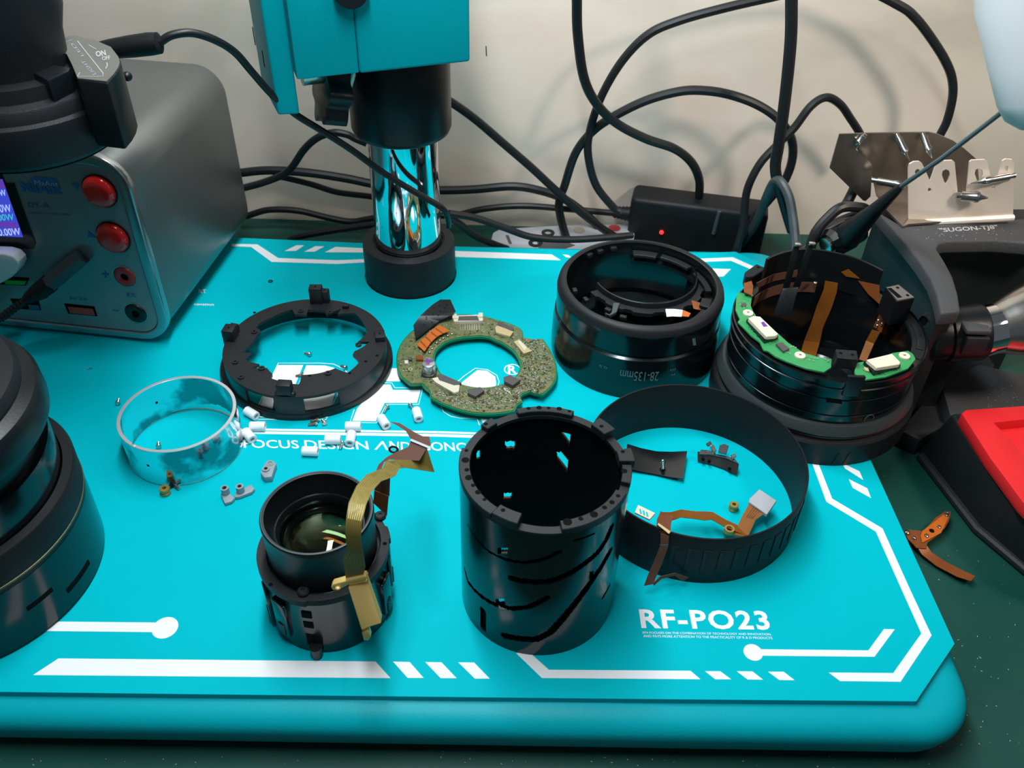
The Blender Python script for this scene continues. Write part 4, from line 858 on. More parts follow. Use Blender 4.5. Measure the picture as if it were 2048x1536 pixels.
b = MB(); b.lathe([(0, 5), (45.2, 5), (45.2, 9), (40, 9.5), (38, 12), (30, 12), (28, 10), (0, 10)], DC, n=120, closed=False); b.build('inner_floor', 'blackgloss', rl)
for a in [i * .105 for i in range(60)]:
    if -2.9 < wrap(a) < .1 and int(a / .105) % 5 in (0, 1):
        b = MB(); R3 = Matrix.Rotation(a, 3, 'Z'); b.slab([pol(DC, 57.1, a, 1.5), pol(DC, 57.1, a + .018, 1.5), pol(DC, 57.1, a + .045, 9.5), pol(DC, 57.1, a + .027, 9.5)], R3 @ Vector((.45, 0, 0))); b.build('grip_rib', 'rubber', rl)
D7 = (1440, 420, .2214)
def dp(x, y, z): return P(D7[0] + x * D7[2], D7[1] + y * D7[2], z)
def dang(x, y, z): return angz(D7[0] + x * D7[2], D7[1] + y * D7[2], z, DC)
def dslab(q, z, th, name, m, par=None, bev=.15):
    b = MB(); b.slab([dp(x, y, z) for x, y in q], (0, 0, -th)); return b.build(name, m, par or rl, bevel=bev, seg=1)
bz = 56.3
pb1 = dslab([(150, 770), (175, 742), (292, 770), (278, 860), (300, 915), (330, 960), (400, 1010), (520, 1110), (620, 1200), (760, 1290), (900, 1330), (1008, 1345), (1005, 1420), (940, 1462), (780, 1430), (600, 1365), (500, 1320), (440, 1275), (395, 1265), (360, 1190), (280, 1130), (160, 1010), (180, 985), (140, 900)], bz, 1.2, 'circuit_board_arc', 'pcbgreen')
pb2 = dslab([(1240, 1378), (1215, 1450), (1220, 1480), (1300, 1535), (1500, 1505), (1700, 1430), (1768, 1345), (1745, 1300), (1700, 1270), (1560, 1290), (1400, 1350), (1290, 1370)], bz, 1.2, 'circuit_board_arc', 'pcbgreen')
for q, pb in (([(240, 985), (365, 960), (530, 1140), (405, 1180)], pb1), ([(1300, 1365), (1560, 1300), (1635, 1400), (1395, 1470)], pb2)):
    o = dslab(q, bz + 2.2, 2.2, 'module_base', 'blackgloss', pb)
o1 = dslab([(255, 975), (300, 955), (365, 962), (528, 1118), (500, 1135), (418, 1142)], bz + 4.6, 2.4, 'module_cover', 'ivory', pb1, .3)
dslab([(370, 1015), (395, 1008), (432, 1050), (392, 1055)], bz + 4.7, .1, 'violet_mark', 'sol_violet', pb1, 0)
dslab([(1325, 1350), (1555, 1295), (1632, 1375), (1620, 1392), (1415, 1425)], bz + 4.6, 2.4, 'module_cover', 'ivory', pb2, .3)
for x, y, pb in ((255, 925, pb1), (725, 1308, pb1), (1668, 1312, pb2)):
    c = dp(x, y, bz + 1); b = MB(); b.lathe([(0, 0), (2.9, 0), (2.9, .9), (2.7, 1.1), (0, 1.1)], (c.x, c.y), n=28, closed=False); b.v = [Vector((v.x, v.y, v.z + bz)) for v in b.v]; o = b.build('locating_screw', 'ivory', pb)
    b = MB(); b.box((c.x, c.y, bz + 1.12), (1.8, .35, .1), Matrix.Rotation(.6, 3, 'Z')); b.box((c.x, c.y, bz + 1.12), (1.8, .35, .1), Matrix.Rotation(2.2, 3, 'Z')); b.build('screw_cross', 'icgrey', o) if False else b.build('screw_cross', 'icgrey', pb)
dslab([(505, 1205), (560, 1190), (630, 1250), (575, 1275)], bz + 1.5, 1.5, 'chip', 'icgrey', pb1)
dslab([(195, 840), (235, 838), (240, 865), (200, 868)], bz + 1.0, 1.0, 'chip', 'icgrey', pb1)
random.seed(5); b = MB()
for x, y in [(180, 828), (200, 825), (220, 828), (245, 845), (185, 860), (215, 875), (240, 875), (450, 1190), (470, 1195), (455, 1215), (640, 1240), (660, 1235), (680, 1245), (790, 1325), (820, 1335), (850, 1340), (880, 1345), (805, 1355), (840, 1365), (950, 1350), (975, 1365), (590, 1280), (610, 1290), (630, 1300), (260, 1060), (280, 1080), (300, 1100), (335, 1145), (1300, 1440), (1450, 1490), (1480, 1485), (1570, 1455), (1600, 1445), (1500, 1420)]:
    b.box(dp(x, y, bz + .3), (random.uniform(.7, 1.6), .6, .6), Matrix.Rotation(random.uniform(0, 3), 3, 'Z'))
b.build('small_parts', 'solder', pb1, kind='stuff')
dslab([(1300, 1415), (1340, 1425), (1350, 1455), (1315, 1445)], bz + 1.2, 1.2, 'ceramic_part', 'tan', pb2)
dslab([(218, 740), (290, 775), (298, 765), (228, 730)], bz + .8, .6, 'white_stiffener', 'white', pb1)
# back fin wall
fin = [cylhit(D7[0] + x * D7[2], D7[1] + y * D7[2], DC, 46, True) for x, y in ((415, 440), (640, 370), (800, 355), (1000, 372), (1250, 430), (1480, 545))]
aR, aL = fin[-1][1], fin[0][1]
fz_ = lambda a: fin[-1][2] + (max(f[2] for f in fin) * .5 + fin[0][2] * .5 - fin[-1][2]) * min(1, (a - aR) / (aL - aR) * 1.6)
b = MB(); b.rplate(44.6, 46.0, 50, lambda a: fz_(a), DC, 60, aR, aL); b.build('back_fin', 'black', rl)
b = MB(); b.rplate(44.2, 44.5, 46, 53, DC, 60, aR + .75, aL + .15); b.build('inner_ribbon', 'brownflex', rl)
bt = dslab([(1490, 692), (1620, 668), (1765, 790), (1600, 822)], 70, 17, 'switch_block', 'black', None, .4)
dslab([(1505, 700), (1610, 675), (1755, 788), (1605, 815)], 70.3, .3, 'block_face', 'palegrey', bt, 0).data.materials[0] = M['plate']
dslab([(1515, 708), (1545, 702), (1645, 785), (1608, 792)], 70.5, .2, 'block_slot', 'deep', bt, 0)
for x, y in ((1605, 700), (1695, 768)): hole_disc(dp(x, y, 70.5), 70.45, .9, bt)
t2 = dslab([(1043, 1255), (1235, 1268), (1252, 1352), (1058, 1332)], 62, 7, 'front_tab', 'blackmatte', None, .3)
for x, y in ((1090, 1293), (1198, 1308)): hole_disc(dp(x, y, 62), 62.05, .9, t2)
b = MB(); aF = dang(1140, 1400, 55); b.rplate(51.5, 53.6, 47, 60, DC, 8, aF - .085, aF + .085); b.build('tab_post', 'black', rl, bevel=.3)
t3 = dslab([(225, 560), (330, 485), (400, 515), (395, 545), (300, 600), (235, 600)], 61, 8, 'side_tab', 'blackmatte', None, .4); hole_disc(dp(345, 518, 61), 61.05, .9, t3)
dslab([(215, 660), (285, 640), (300, 690), (290, 770), (218, 742)], 59, .4, 'copper_tab', 'copper', None, 0)
# rim ledge on the right
b = MB(); b.rplate(44.8, 51.5, 52.6, 54.2, DC, 60, -.62, .55); b.build('rim_ledge', 'blackmatte', rl)
b = MB(); b.rplate(46.2, 51.0, 54.0, 55.4, DC, 20, .28, .52); b.build('ledge_block', 'blackmatte', rl, bevel=.3)
b = MB(); b.rplate(47, 50.5, 54.0, 54.9, DC, 20, -.45, .05); b.build('ledge_block', 'blackmatte', rl, bevel=.3)
# ribbons and contacts inside
def dy(x, y, Y): return PY(D7[0] + x * D7[2], D7[1] + y * D7[2], Y)
h = lambda x, y, r=43.5: cylhit(D7[0] + x * D7[2], D7[1] + y * D7[2], DC, r, True)[0]
def inn(x, y, z):
    q = dp(x, y, z); return q if math.hypot(q.x - DC[0], q.y - DC[1]) < 42.5 else h(x, y, 42.5)
strip([h(950, 640), h(935, 720, 43), inn(880, 850, 20), inn(820, 1030, 15), inn(760, 1180, 14), inn(725, 1300, 16)], [h(1065, 660), h(1055, 740, 43), inn(1010, 880, 20), inn(930, 1060, 15), inn(900, 1200, 14), inn(865, 1320, 16)], .25).build('amber_ribbon', 'amber', rl, ang=60)
strip([h(1375, 1080, 40), dp(1320, 1180, 30), dp(1255, 1350, 24)], [h(1450, 1100, 40), dp(1390, 1210, 30), dp(1320, 1370, 24)], .25).build('amber_ribbon', 'amber', rl, ang=60)
cb = MB(); cb.slab([h(x, y, 41.5) for x, y in ((1485, 860), (1545, 905), (1470, 1100), (1400, 1045))], (-1.2, -1.0, 0)); cb = cb.build('contact_flex', 'copper', rl)
for x, y in ((1485, 885), (1515, 910), (1430, 1000), (1465, 1030), (1420, 1045), (1470, 925)):
    b = MB(); b.ball(h(x, y, 40), 1.15, 6); b.build('solder_pad', 'solder', cb)
strip([h(1250, 640, 44), h(1340, 760, 43), h(1440, 850, 42)], [h(1440, 680, 44.2), h(1440, 760, 43), h(1445, 870, 42)], .3).build('copper_patch', 'copper', rl)
strip([h(1095, 560, 44.4), h(1140, 600, 44.2)], [h(1160, 535, 44.4), h(1260, 620, 44.2)], .3).build('copper_patch', 'amber', rl)
strip([h(330, 660, 44), h(480, 580, 44), h(700, 540, 44)], [h(345, 700, 44), h(490, 640, 44), h(700, 600, 44)], .3).build('copper_patch', 'brownflex', rl)
for x, y, m in ((860, 655, 'steel'), (680, 945, 'solder'), (1235, 855, 'solder')):
    b = MB(); b.ball(dp(x, y, 20 if y > 700 else 40) if y > 700 else h(x, y, 41), 1.5 if m == 'steel' else .9, 8, .6); b.build('screw_head', m, rl)
# black two-pronged guide fork
fp = DC[1] + 14
fk = MB(); fk.slab([dy(x, y, fp + (8 if y < 800 else 0)) for x, y in ((568, 712), (712, 700), (640, 958), (485, 950))], (0, 1.6, 0)); fk = fk.build('guide_plate', 'black', rl, bevel=.3)
for xa, ya, xb, yb in ((700, 318, 600, 712), (830, 308, 690, 712)):
    b = MB(); p0, p1 = dy(xa, ya, fp + 12), dy(xb, yb, fp + 8.5)
    dv = (p1 - p0).normalized(); b.slab([p0 + Vector((-1.5, 0, 0)), p0 + Vector((1.5, 0, 0)), p1 + Vector((1.8, 0, 0)), p1 + Vector((-1.8, 0, 0))], (0, 1.8, 0)); o = b.build('guide_prong', 'black', rl, bevel=.3)
    b = MB(); b.box(p0 + Vector((0, -.3, .4)), (3.4, 2.4, 1.6)); b.build('prong_tip', 'solder', o, bevel=.3)
b = MB(); b.slab([cylhit(x, y, DC, 52.2)[0] for x, y in ((1652, 800), (1684, 804), (1684, 808), (1652, 804))], (.1, -.1, 0)); b.build('body_mark', 'deep', rl)
c = cylhit(1738, 838, DC, 52.0); b = MB(); R3 = Matrix.Rotation(c[1], 4, 'Z') @ Matrix.Rotation(pi / 2, 4, 'Y'); b.T = Matrix.Translation(c[0]) @ R3; b.rplate(2.6, 3.1, -.2, .2, (0, 0), 20, 1.2, 5.2); b.build('engraved_arc', 'greycable', rl)

M['goldline'] = mat('dull_gold_line', (0.16, 0.13, 0.04), 0.4, 0.3, var=0.8, scale=800)
# ------------------------------------------------------------------ big lens at the left edge
VC = (-252.0, 257.0)
bl = thing('camera_lens', (VC[0], VC[1], 0), 'large stepped black camera lens with thin gold line, cut off by the left edge', 'camera lens')
b = MB(); b.lathe([(0, 0), (57, 0), (58.4, 1.5), (58.6, 9), (58.9, 27), (58.9, 36), (0, 36)], VC, n=180, closed=False); b.build('front_barrel', 'blackgloss', bl, ang=25)
b = MB(); b.lathe([(58.0, 36), (59.0, 36.4), (59.4, 53), (58.4, 54.6), (54.5, 55), (54.5, 36)], VC, n=180); b.build('zoom_ring', 'rubber', bl)
b = MB(); b.lathe([(58.9, 38.4), (59.35, 38.6), (59.35, 39.6), (58.9, 39.8)], VC, n=180); b.build('gold_line', 'goldline', bl)
b = MB(); b.lathe([(0, 54), (53.8, 54), (54.2, 70), (53.6, 72.4), (51, 73), (0, 73)], VC, n=160, closed=False); b.build('middle_barrel', 'blackgloss', bl, ang=25)
b = MB(); b.lathe([(0, 72), (50.5, 72), (50.8, 84), (55, 86), (58.6, 87), (59, 90), (58.6, 98), (57, 101), (50, 104), (46, 108), (0, 108)], VC, n=160, closed=False); b.build('rear_ring', 'black', bl, ang=30)
b = MB(); b.lathe([(44, 108), (49, 108), (50, 106), (50.5, 104.2), (52.5, 103.4), (52.8, 105), (51, 109), (45, 110.5)], VC, n=120); b.build('rear_cap', 'blackmatte', bl)
for x0, y0, x1, y1 in ((52, 1216, 106, 1180), (132, 1178, 180, 1128)):
    h0, h1 = cylhit(x0, y0, VC, 58.7), cylhit(x1, y1, VC, 58.7)
    b = MB(); zc = (h0[2] + h1[2]) / 2; b.rplate(58.3, 58.95, zc - 1.3, zc + 1.3, VC, 12, h0[1], h1[1]); b.build('grip_slot', 'deep', bl)
for k in range(16):
    a = -1.6 + k * .14; b = MB(); b.rplate(52.4, 53.0, 60, 66, VC, 2, a, a + .02); 

# ------------------------------------------------------------------ ring light with controller, hanging top left
QC = (-228.0, 388.0)
rg_ = thing('ring_light', (QC[0], QC[1], 158), 'black ring light with grey labelled controller box, hanging over the power supply', 'ring light')
b = MB(); b.lathe([(24, 158), (37, 158), (39, 159.5), (40, 161), (41.2, 176), (41.0, 178), (38.6, 179), (38.0, 184), (37.4, 185), (33, 186), (32.6, 192), (24, 192)], QC, n=160); b.build('light_body', 'blackmatte', rg_, ang=30)
b = MB(); b.rplate(25, 37, 157.4, 158, QC, 90); b.build('led_window', 'deep', rg_)
pz = 196.0; G5 = (0, 0, .2214)
plq = [(515, 400), (545, 350), (660, 320), (870, 370), (1010, 430), (1080, 520), (1095, 570), (1080, 620), (1040, 680), (970, 752), (700, 722), (650, 600), (600, 500), (510, 440)]
b = MB(); b.slab([P(x * .2214, y * .2214, pz) for x, y in plq], (0, 0, -30)); cb_ = b.build('controller_box', 'black', rg_, bevel=1.2, seg=2)
def inset(q, k): cx = sum(p_[0] for p_ in q) / len(q); cy = sum(p_[1] for p_ in q) / len(q); return [(cx + (x - cx) * k, cy + (y - cy) * k) for x, y in q]
b = MB(); b.slab([P(x * .2214, y * .2214, pz) for x, y in inset(plq, .965)], (0, 0, .5)); lp = b.build('label_plate', 'plate', cb_)
def ln(pts, wpx=6):
    c = [P(x * .2214, y * .2214, pz + .6) for x, y in pts]; b = MB(); wd = []
    for i in range(len(c)):
        t = (c[min(i + 1, len(c) - 1)] - c[max(i - 1, 0)]).normalized(); wd.append(Vector((-t.y, t.x, 0)) * wpx * .03)
    b.ribbon(c, wd, .06); b.build('printed_line', 'greyink', cb_)
ln([(700, 370), (930, 660), (930, 690), (700, 690), (720, 655)]); ln([(800, 405), (870, 445)]); ln([(965, 565), (970, 590), (955, 620)]); ln([(520, 400), (600, 375), (650, 360)], 4)
g5 = lambda x, y: P(x * .2214, y * .2214, pz + .6)
text('ON', quad(g5(870, 515), g5(960, 500), g5(860, 465)), 'switch_lettering', 'greyink', cb_, bold=.03)
text('OFF', quad(g5(925, 548), g5(1000, 538), g5(918, 512)), 'switch_lettering', 'greyink', cb_, bold=.02)
text('LED', quad(g5(760, 505), g5(660, 390), g5(735, 512)), 'switch_lettering', 'plate', cb_).data.materials[0] = M['greyplas']
text('LIGHT', quad(g5(870, 670), g5(760, 545), g5(840, 680)), 'switch_lettering', 'greyplas', cb_)
c = P(1150 * .2214, 690 * .2214, 186); b = MB(); b.ball(c, 2.2, 8); b.build('side_button', 'black', cb_)
# clamp block in front of the controller
b = MB(); b.slab([P(x * .2214, y * .2214, 195) for x, y in ((270, 640), (400, 570), (640, 605), (620, 640), (430, 725))], (0, 0, -19)); b.build('clamp_block', 'black', rg_, bevel=.8)
mo_ = MB(); e = PY(118, 60, QC[1])
MR = e.x - QC[0] + 2.0
mo_.lathe([(0, 190), (MR - 4.5, 190), (MR - 3, 206), (MR, 216), (MR + .4, 250), (MR, 360), (0, 360)], QC, n=128, closed=False); ob_ = mo_.build('microscope_objective', 'blackmatte')
tag(ob_, 'thick black microscope tube entering the frame at the top left, above the ring light', 'microscope')
# plug and cable out of the controller
Yp = 428
pp = [PY(x, y, Yp) for x, y in ((200, 102), (222, 98), (262, 93), (300, 88), (318, 86), (322, 85))]
pt_ = [PY(x, y, Y) for x, y, Y in ((320, 84, 428), (345, 70, 430), (385, 66, 434), (430, 80, 440), (470, 105, 448), (505, 145, 455), (545, 190, 462), (593, 230, 470), (638, 258, 475), (702, 299, 481), (763, 343, 488), (823, 380, 491), (870, 407, 492), (888, 420, 494), (896, 437, 500), (897, 452, 508))]
lc = thing('lamp_cable', tuple(pp[0]), 'black cable plugged into the ring light controller and crossing in front of the pole', 'cable')
b = MB(); b.tube(pp, [4.2, 4.6, 5.2, 5.4, 5.0, 2.6], 20); b.build('barrel_plug', 'rubber', lc)
b = MB(); b.tube(spline(pt_), 2.0, 12); b.build('cord', 'cable', lc)

# ------------------------------------------------------------------ plugs in the power supply
Fd = FN
def fpz(x, y, h): return PP(x, y, FP + FN * h, FN)
uc = thing('usb_plug_cable', tuple(fpz(150, 520, 4)), 'dark grey angled plug with ribbed strain relief on the power supply front', 'cable')
b = MB(); b.tube([fpz(165, 512, 2), fpz(140, 532, 5), fpz(118, 552, 8), fpz(100, 566, 10)], [5.2, 5.6, 5.6, 5.4], 6); b.build('plug_body', 'greycable', uc, ang=50)
b = MB(); b.tube([fpz(100, 566, 10), fpz(80, 582, 12.5), fpz(56, 596, 15)], [5.5, 5.4, 3.4], 20); b.build('plug_collar', 'rubber', uc)
p0, p1 = fpz(56, 596, 15), fpz(2, 636, 22); N_ = 34
b = MB(); b.tube([p0.lerp(p1, i / N_) for i in range(N_ + 1)], [2.6 if (i // 2) % 2 else 1.9 for i in range(N_ + 1)], 14); b.build('strain_relief', 'cable', uc, ang=70)
b = MB(); b.tube([p1, fpz(-40, 668, 28)], 1.9, 12); b.build('cord', 'cable', uc)
wp = MB(); wp.slab([fpz(x, y, 12) for x, y in ((-60, 505), (8, 508), (26, 513), (36, 524), (38, 533), (33, 545), (22, 556), (0, 568), (-60, 590))], -FN * 9); wpo = wp.build('white_plug', 'white', bevel=2, seg=3)
tag(wpo, 'white rounded plug pushed into the power supply at the left photo edge', 'plug')

# ------------------------------------------------------------------ little loose parts
def along(pxa, pxb, r):
    a_, b_ = P(*pxa, r), P(*pxb, r); d = (b_ - a_); return (a_ + b_) / 2, math.atan2(d.y, d.x), d.length
S7 = lambda x, y: (480 + x * .19531, 690 + y * .19531)
RLs = [((50, 660), (185, 742), 'white roller tube touching the black ring frame, nearest the silver ring rim'), ((100, 832), (262, 832), 'white roller tube lying level just left of the word FOCUS rule lines'),
       ((42, 868), (142, 985), 'white roller tube slanting beside the silver ring, over the letter F'), ((1078, 832), (1240, 832), 'white roller tube lying crosswise on the rule lines, touching another end-on'),
       ((1142, 910), (1124, 1000), 'white roller tube pointing its bore at the camera, over the word DESIGN'), ((868, 968), (1035, 968), 'white roller tube lying on the middle of the word DESIGN'),
       ((632, 1085), (805, 1092), 'white roller tube lying level below the word DESIGN, frontmost of the rollers'), ((1432, 730), (1510, 845), 'white roller tube slanting at the tip of the brown ribbon'),
       ((1800, 650), (1835, 775), 'white roller tube pointing forward, just below the circuit board')]
proto = None
for i, (a_, b_, lab) in enumerate(RLs):
    c, an, l = along(S7(*a_), S7(*b_), 2.7)
    if proto is None:
        proto = thing('nylon_roller', tuple(c), lab, 'roller', 'white nylon rollers', (0, 0, an))
        b = MB(); b.T = Matrix.Rotation(pi / 2, 4, 'Y'); b.lathe([(1.35, -4.3), (2.45, -4.3), (2.7, -4.0), (2.7, 4.0), (2.45, 4.3), (1.35, 4.3)], n=32); b.build('roller_tube', 'white', proto, local=True)
        b = MB(); b.T = Matrix.Rotation(pi / 2, 4, 'Y'); b.lathe([(0, -3.2), (1.4, -3.2), (1.4, 3.2), (0, 3.2)], n=20); b.build('bore_bush', 'greyplas', proto, local=True)
    else: dup(proto, c, (0, 0, an), lab)
SCR = [(715, 95, 648, 62, 'tiny steel screw alone inside the black ring frame, on plain teal'), (1080, 232, 1012, 186, 'tiny steel screw on the outline of the big logo letter inside the ring frame'), (645, 302, 600, 304, 'tiny steel screw half hidden behind the front lug of the ring frame'),
       (800, 762, 705, 772, 'tiny steel screw under the ring frame edge, rearmost of a level pair'), (778, 800, 690, 808, 'tiny steel screw under the ring frame edge, frontmost of a level pair'), (866, 800, 836, 738, 'tiny steel screw standing askew right of the level pair'),
       (1048, 1000, 1020, 1062, 'tiny steel screw between the white rollers over the word DESIGN'), (1508, 632, 1462, 694, 'tiny steel screw at the foot of the second logo letter, above a roller'), (1742, 612, 1768, 645, 'tiny steel screw at the back end of the roller below the circuit board')]
SCR = [(*S7(a, b_), *S7(c, d), t) for a, b_, c, d, t in SCR] + [(235.5, 806, 237, 792, 'tiny steel screw on plain teal behind the left side of the silver ring'), (317, 893, 316, 882, 'tiny steel screw standing inside the silver ring near its front rim'), (1326, 923, 1328, 948, 'thin steel pin screw lying on the curved black strip')]
sproto = None
for i, (xa, ya, xb, yb, lab) in enumerate(SCR):
    r_ = 1.5; z = 1.5 if i != 11 else 5.2; a_, b_ = P(xa, ya, z), P(xb, yb, z); d = b_ - a_; an = math.atan2(d.y, d.x)
    if i == 10: a_ = P(317, 893, 1.5)
    if sproto is None:
        sproto = thing('small_screw', tuple(a_), lab, 'screw', 'tiny steel screws', (0, 0.25, an))
        b = MB(); b.T = Matrix.Rotation(pi / 2, 4, 'Y'); b.lathe([(0, -.3), (.4, -.3), (.5, -.6), (1.2, -.6), (1.5, -.2), (1.5, .3), (.7, .9), (0, .9)], n=24, closed=False); b.build('screw_head', 'steel', sproto, local=True)
        b = MB(); N_ = 22; b.tube([Vector((.6 + 4.0 * k / N_, 0, 0)) for k in range(N_ + 1)], [(.72 if k % 2 else .95) * (1 if k < N_ - 1 else .6) for k in range(N_ + 1)], 12); b.build('threaded_shaft', 'steel', sproto, local=True, ang=80)
    else:
        o = dup(sproto, a_, (0, 0.25, an), lab)
# brass nuts
def nut(px, lab, r=2.4, hgt=4.2, grp='small brass bushes'):
    c = P(*px, 2); t = thing('brass_bush', (c.x, c.y, 0), lab, 'bush', grp)
    b = MB(); b.lathe([(1.0, 0), (r - .2, 0), (r, .2), (r, hgt * .35), (r - .35, hgt * .42), (r - .35, hgt * .55), (r, hgt * .62), (r, hgt - .2), (r - .2, hgt), (1.0, hgt)], (c.x, c.y), n=28); b.build('bush_body', 'brass', t); return t
nut((1467, 1014), 'small brass bush inside the thin black sleeve ring, near the white connector'); nut((330.5, 982), 'small brass bush at the front foot of the silver ring', 2.6, 4.4)
c = P(350, 972, 1.9); bs = thing('black_screw', tuple(c), 'black screw with bright shaft at the front foot of the silver ring', 'screw')
b = MB(); a_, b_ = P(345, 966, 2.2), P(360, 979, 1.0); d = (b_ - a_).normalized(); b.cyl(a_, a_ + d * 1.4, 2.2, 2.2); b.build('screw_head', 'black', bs)
b = MB(); b.cyl(a_ + d * 1.4, a_ + d * 5.2, .9); b.build('shaft', 'steel', bs)
c = P(541, 562.5, .3); b = MB(); b.rplate(.8, 1.6, .05, .5, (c.x, c.y), 24); tag(b.build('washer', 'black'), 'tiny dark washer lying behind the black ring frame', 'washer')
c = P(179, 737, .3); b = MB(); b.tube([P(174, 739, .4), P(180, 736, .5), P(184, 737, .3)], .35, 6); tag(b.build('metal_shaving', 'steel'), 'tiny metal shaving on plain teal in front of the power supply', 'shaving')
# grey brackets with steel eyes
def bracket(pts, eyes, lab, zz=3.0):
    q = [P(x, y, zz) for x, y in pts]; c = sum(q, Vector()) / len(q); t = thing('grey_bracket', (c.x, c.y, 0), lab, 'bracket')
    b = MB(); b.slab(q, (0, 0, -zz)); bo = b.build('bracket_body', 'greyplas', t, bevel=.4)
    for x, y, h_ in eyes:
        e_ = P(x, y, zz + h_); b = MB(); b.lathe([(0, zz - .5), (2.1, zz - .5), (2.0, zz + h_), (1.2, zz + h_), (1.0, zz + h_ - .6), (0, zz + h_ - .6)], (e_.x, e_.y), n=24, closed=False); b.build('eye_collar', 'greyplas', t)
        b = MB(); b.lathe([(.95, 0), (1.35, 0), (1.35, .15), (.95, .15)], n=20); b.v = [Vector((v.x + e_.x, v.y + e_.y, v.z + zz + h_)) for v in b.v]; b.build('eye_rim', 'steel', t)
        hole_disc(e_, zz + h_ - .5, .9, t, name='eye_hole')
    return t
W2 = lambda x, y: (200 + x * .27344, 740 + y * .27344)
bracket([W2(*q) for q in ((1215, 668), (1245, 655), (1290, 680), (1275, 715), (1255, 780), (1200, 785), (1172, 750), (1195, 705))], [(*W2(1244, 680), .3), (*W2(1213, 720), .8)], 'grey plastic bracket with two holes, behind the small glass lens unit', 4)
bracket([W2(*q) for q in ((880, 900), (945, 895), (985, 935), (960, 960), (912, 975), (895, 935))], [(*W2(910, 862), 4)], 'grey plastic bracket, left one of the front pair in front of the silver ring', 2.2)
bracket([W2(*q) for q in ((985, 895), (1060, 860), (1100, 835), (1132, 865), (1110, 890), (1020, 925), (985, 930))], [(*W2(1020, 850), 4)], 'grey plastic bracket, right one of the front pair in front of the silver ring', 2.2)
# curved black strip with the pin on it
W5 = lambda x, y: (1170 + x * .29944, 740 + y * .29944)
cs = thing('black_strip', tuple(P(*W5(500, 620), 0)), 'curved black plastic strip lying inside the thin sleeve ring beside the barrel', 'strip')
Lt = [W5(*q) for q in ((283, 495), (380, 525), (480, 545), (580, 548), (682, 543))]; Lb = [W5(*q) for q in ((262, 648), (360, 675), (460, 695), (560, 715), (655, 727))]; zs = [5.5, 2.6, 1.4, 2.4, 5.0]
strip([P(*t_, z_) for t_, z_ in zip(Lt, zs)], [P(*t_, z_ * .55 + .6) for t_, z_ in zip(Lb, zs)], .5).build('strip_body', 'blackgloss', cs, ang=60)
# steel bracket
sb = thing('metal_bracket', tuple(P(*W5(890, 620), 0)), 'small dark steel bracket with folded tabs inside the thin sleeve ring', 'bracket')
def sslab(q, z, th, name='bracket_tab', m='steel', off=None, par=None):
    b = MB(); b.slab([P(*W5(x, y), z) for x, y in q], off or (0, 0, -th)); return b.build(name, m, par or sb, bevel=.15, seg=1)
M['darksteel'] = mat('dark_steel', (0.28, 0.29, 0.30), 0.22, 0.9, var=0.3)
P0 = [(752, 598), (758, 548), (800, 532), (850, 552), (940, 575), (1028, 625), (1022, 700), (985, 690), (900, 652), (830, 628), (780, 620)]
q = [P(*W5(x, y), 4) for x, y in P0]
b = MB(); up = [(752, 545), (850, 552), (940, 578), (1028, 628)]; lo = [(752, 610), (840, 628), (930, 660), (1015, 705)]
strip([P(*W5(x, y), 6.2) for x, y in up], [P(*W5(x, y), 1.0) for x, y in lo], .5).build('bracket_plate', 'darksteel', sb, ang=50)
sslab([(775, 530), (835, 535), (850, 552), (930, 570), (1000, 590), (1028, 625), (1000, 612), (940, 585), (850, 565), (760, 560)], 6.8, .5, 'bracket_edge', 'darksteel')
sslab([(835, 505), (858, 495), (880, 535), (860, 552)], 8.5, 2); sslab([(900, 500), (930, 492), (962, 505), (945, 560), (890, 548)], 9.5, 1.0, m='darksteel'); sslab([(975, 565), (1005, 555), (1012, 575), (985, 592)], 8, 1.0)
sslab([(808, 490), (838, 472), (850, 495), (820, 505)], 9.5, 1, m='darksteel')
for x, y in ((788, 598), (828, 612), (965, 660)):
    c = P(*W5(x, y), 3.6); b = MB(); b.cyl(c + Vector((0, -.6, .5)), c + Vector((0, .1, 0)), .9, n=14); b.build('bracket_hole', 'deep', sb)
# amber flex with white connector hooked over the sleeve ring
fx_ = thing('flex_cable', tuple(P(*W5(1060, 1060), 0)), 'amber flex cable with white connector, hooked over the thin sleeve ring', 'flex cable')
def f5(x, y, z): return P(*W5(x, y), z)
b = MB(); b.slab([f5(x, y, 11) for x, y in ((1165, 795), (1280, 872), (1265, 895), (1215, 965), (1095, 880), (1100, 858))], (0, 0, -2.0)); b.build('white_connector', 'palegrey', fx_, bevel=.2, seg=1)
strip([f5(1100, 885, 9.6), f5(1050, 975, 8), f5(1010, 1060, 6)], [f5(1205, 955, 9.6), f5(1140, 1000, 8), f5(1090, 1110, 6)], .3).build('connector_tail', 'amber', fx_, ang=60)
for k in range(4):
    t = .3 + .13 * k; A_ = [f5(1100, 885, 9.9).lerp(f5(1205, 955, 9.9), t), f5(1050, 975, 8.4).lerp(f5(1140, 1000, 8.4), t)]; B_ = [v + Vector((.35, 0.1, 0)) for v in A_]; strip(A_, B_, .08).build('flex_trace', 'brownflex', fx_)
strip([f5(1015, 1035, 6), f5(940, 1000, 8), f5(850, 948, 10), f5(790, 945, 11), f5(740, 945, 12), f5(640, 932, 14), f5(575, 950, 16), f5(520, 950, 20)],
      [f5(1085, 1112, 6), f5(925, 1045, 8), f5(845, 1000, 10), f5(800, 1005, 11), f5(735, 995, 12), f5(640, 985, 14), f5(600, 1000, 16), f5(560, 1010, 20)], .3).build('flex_arc', 'amber', fx_, ang=60)
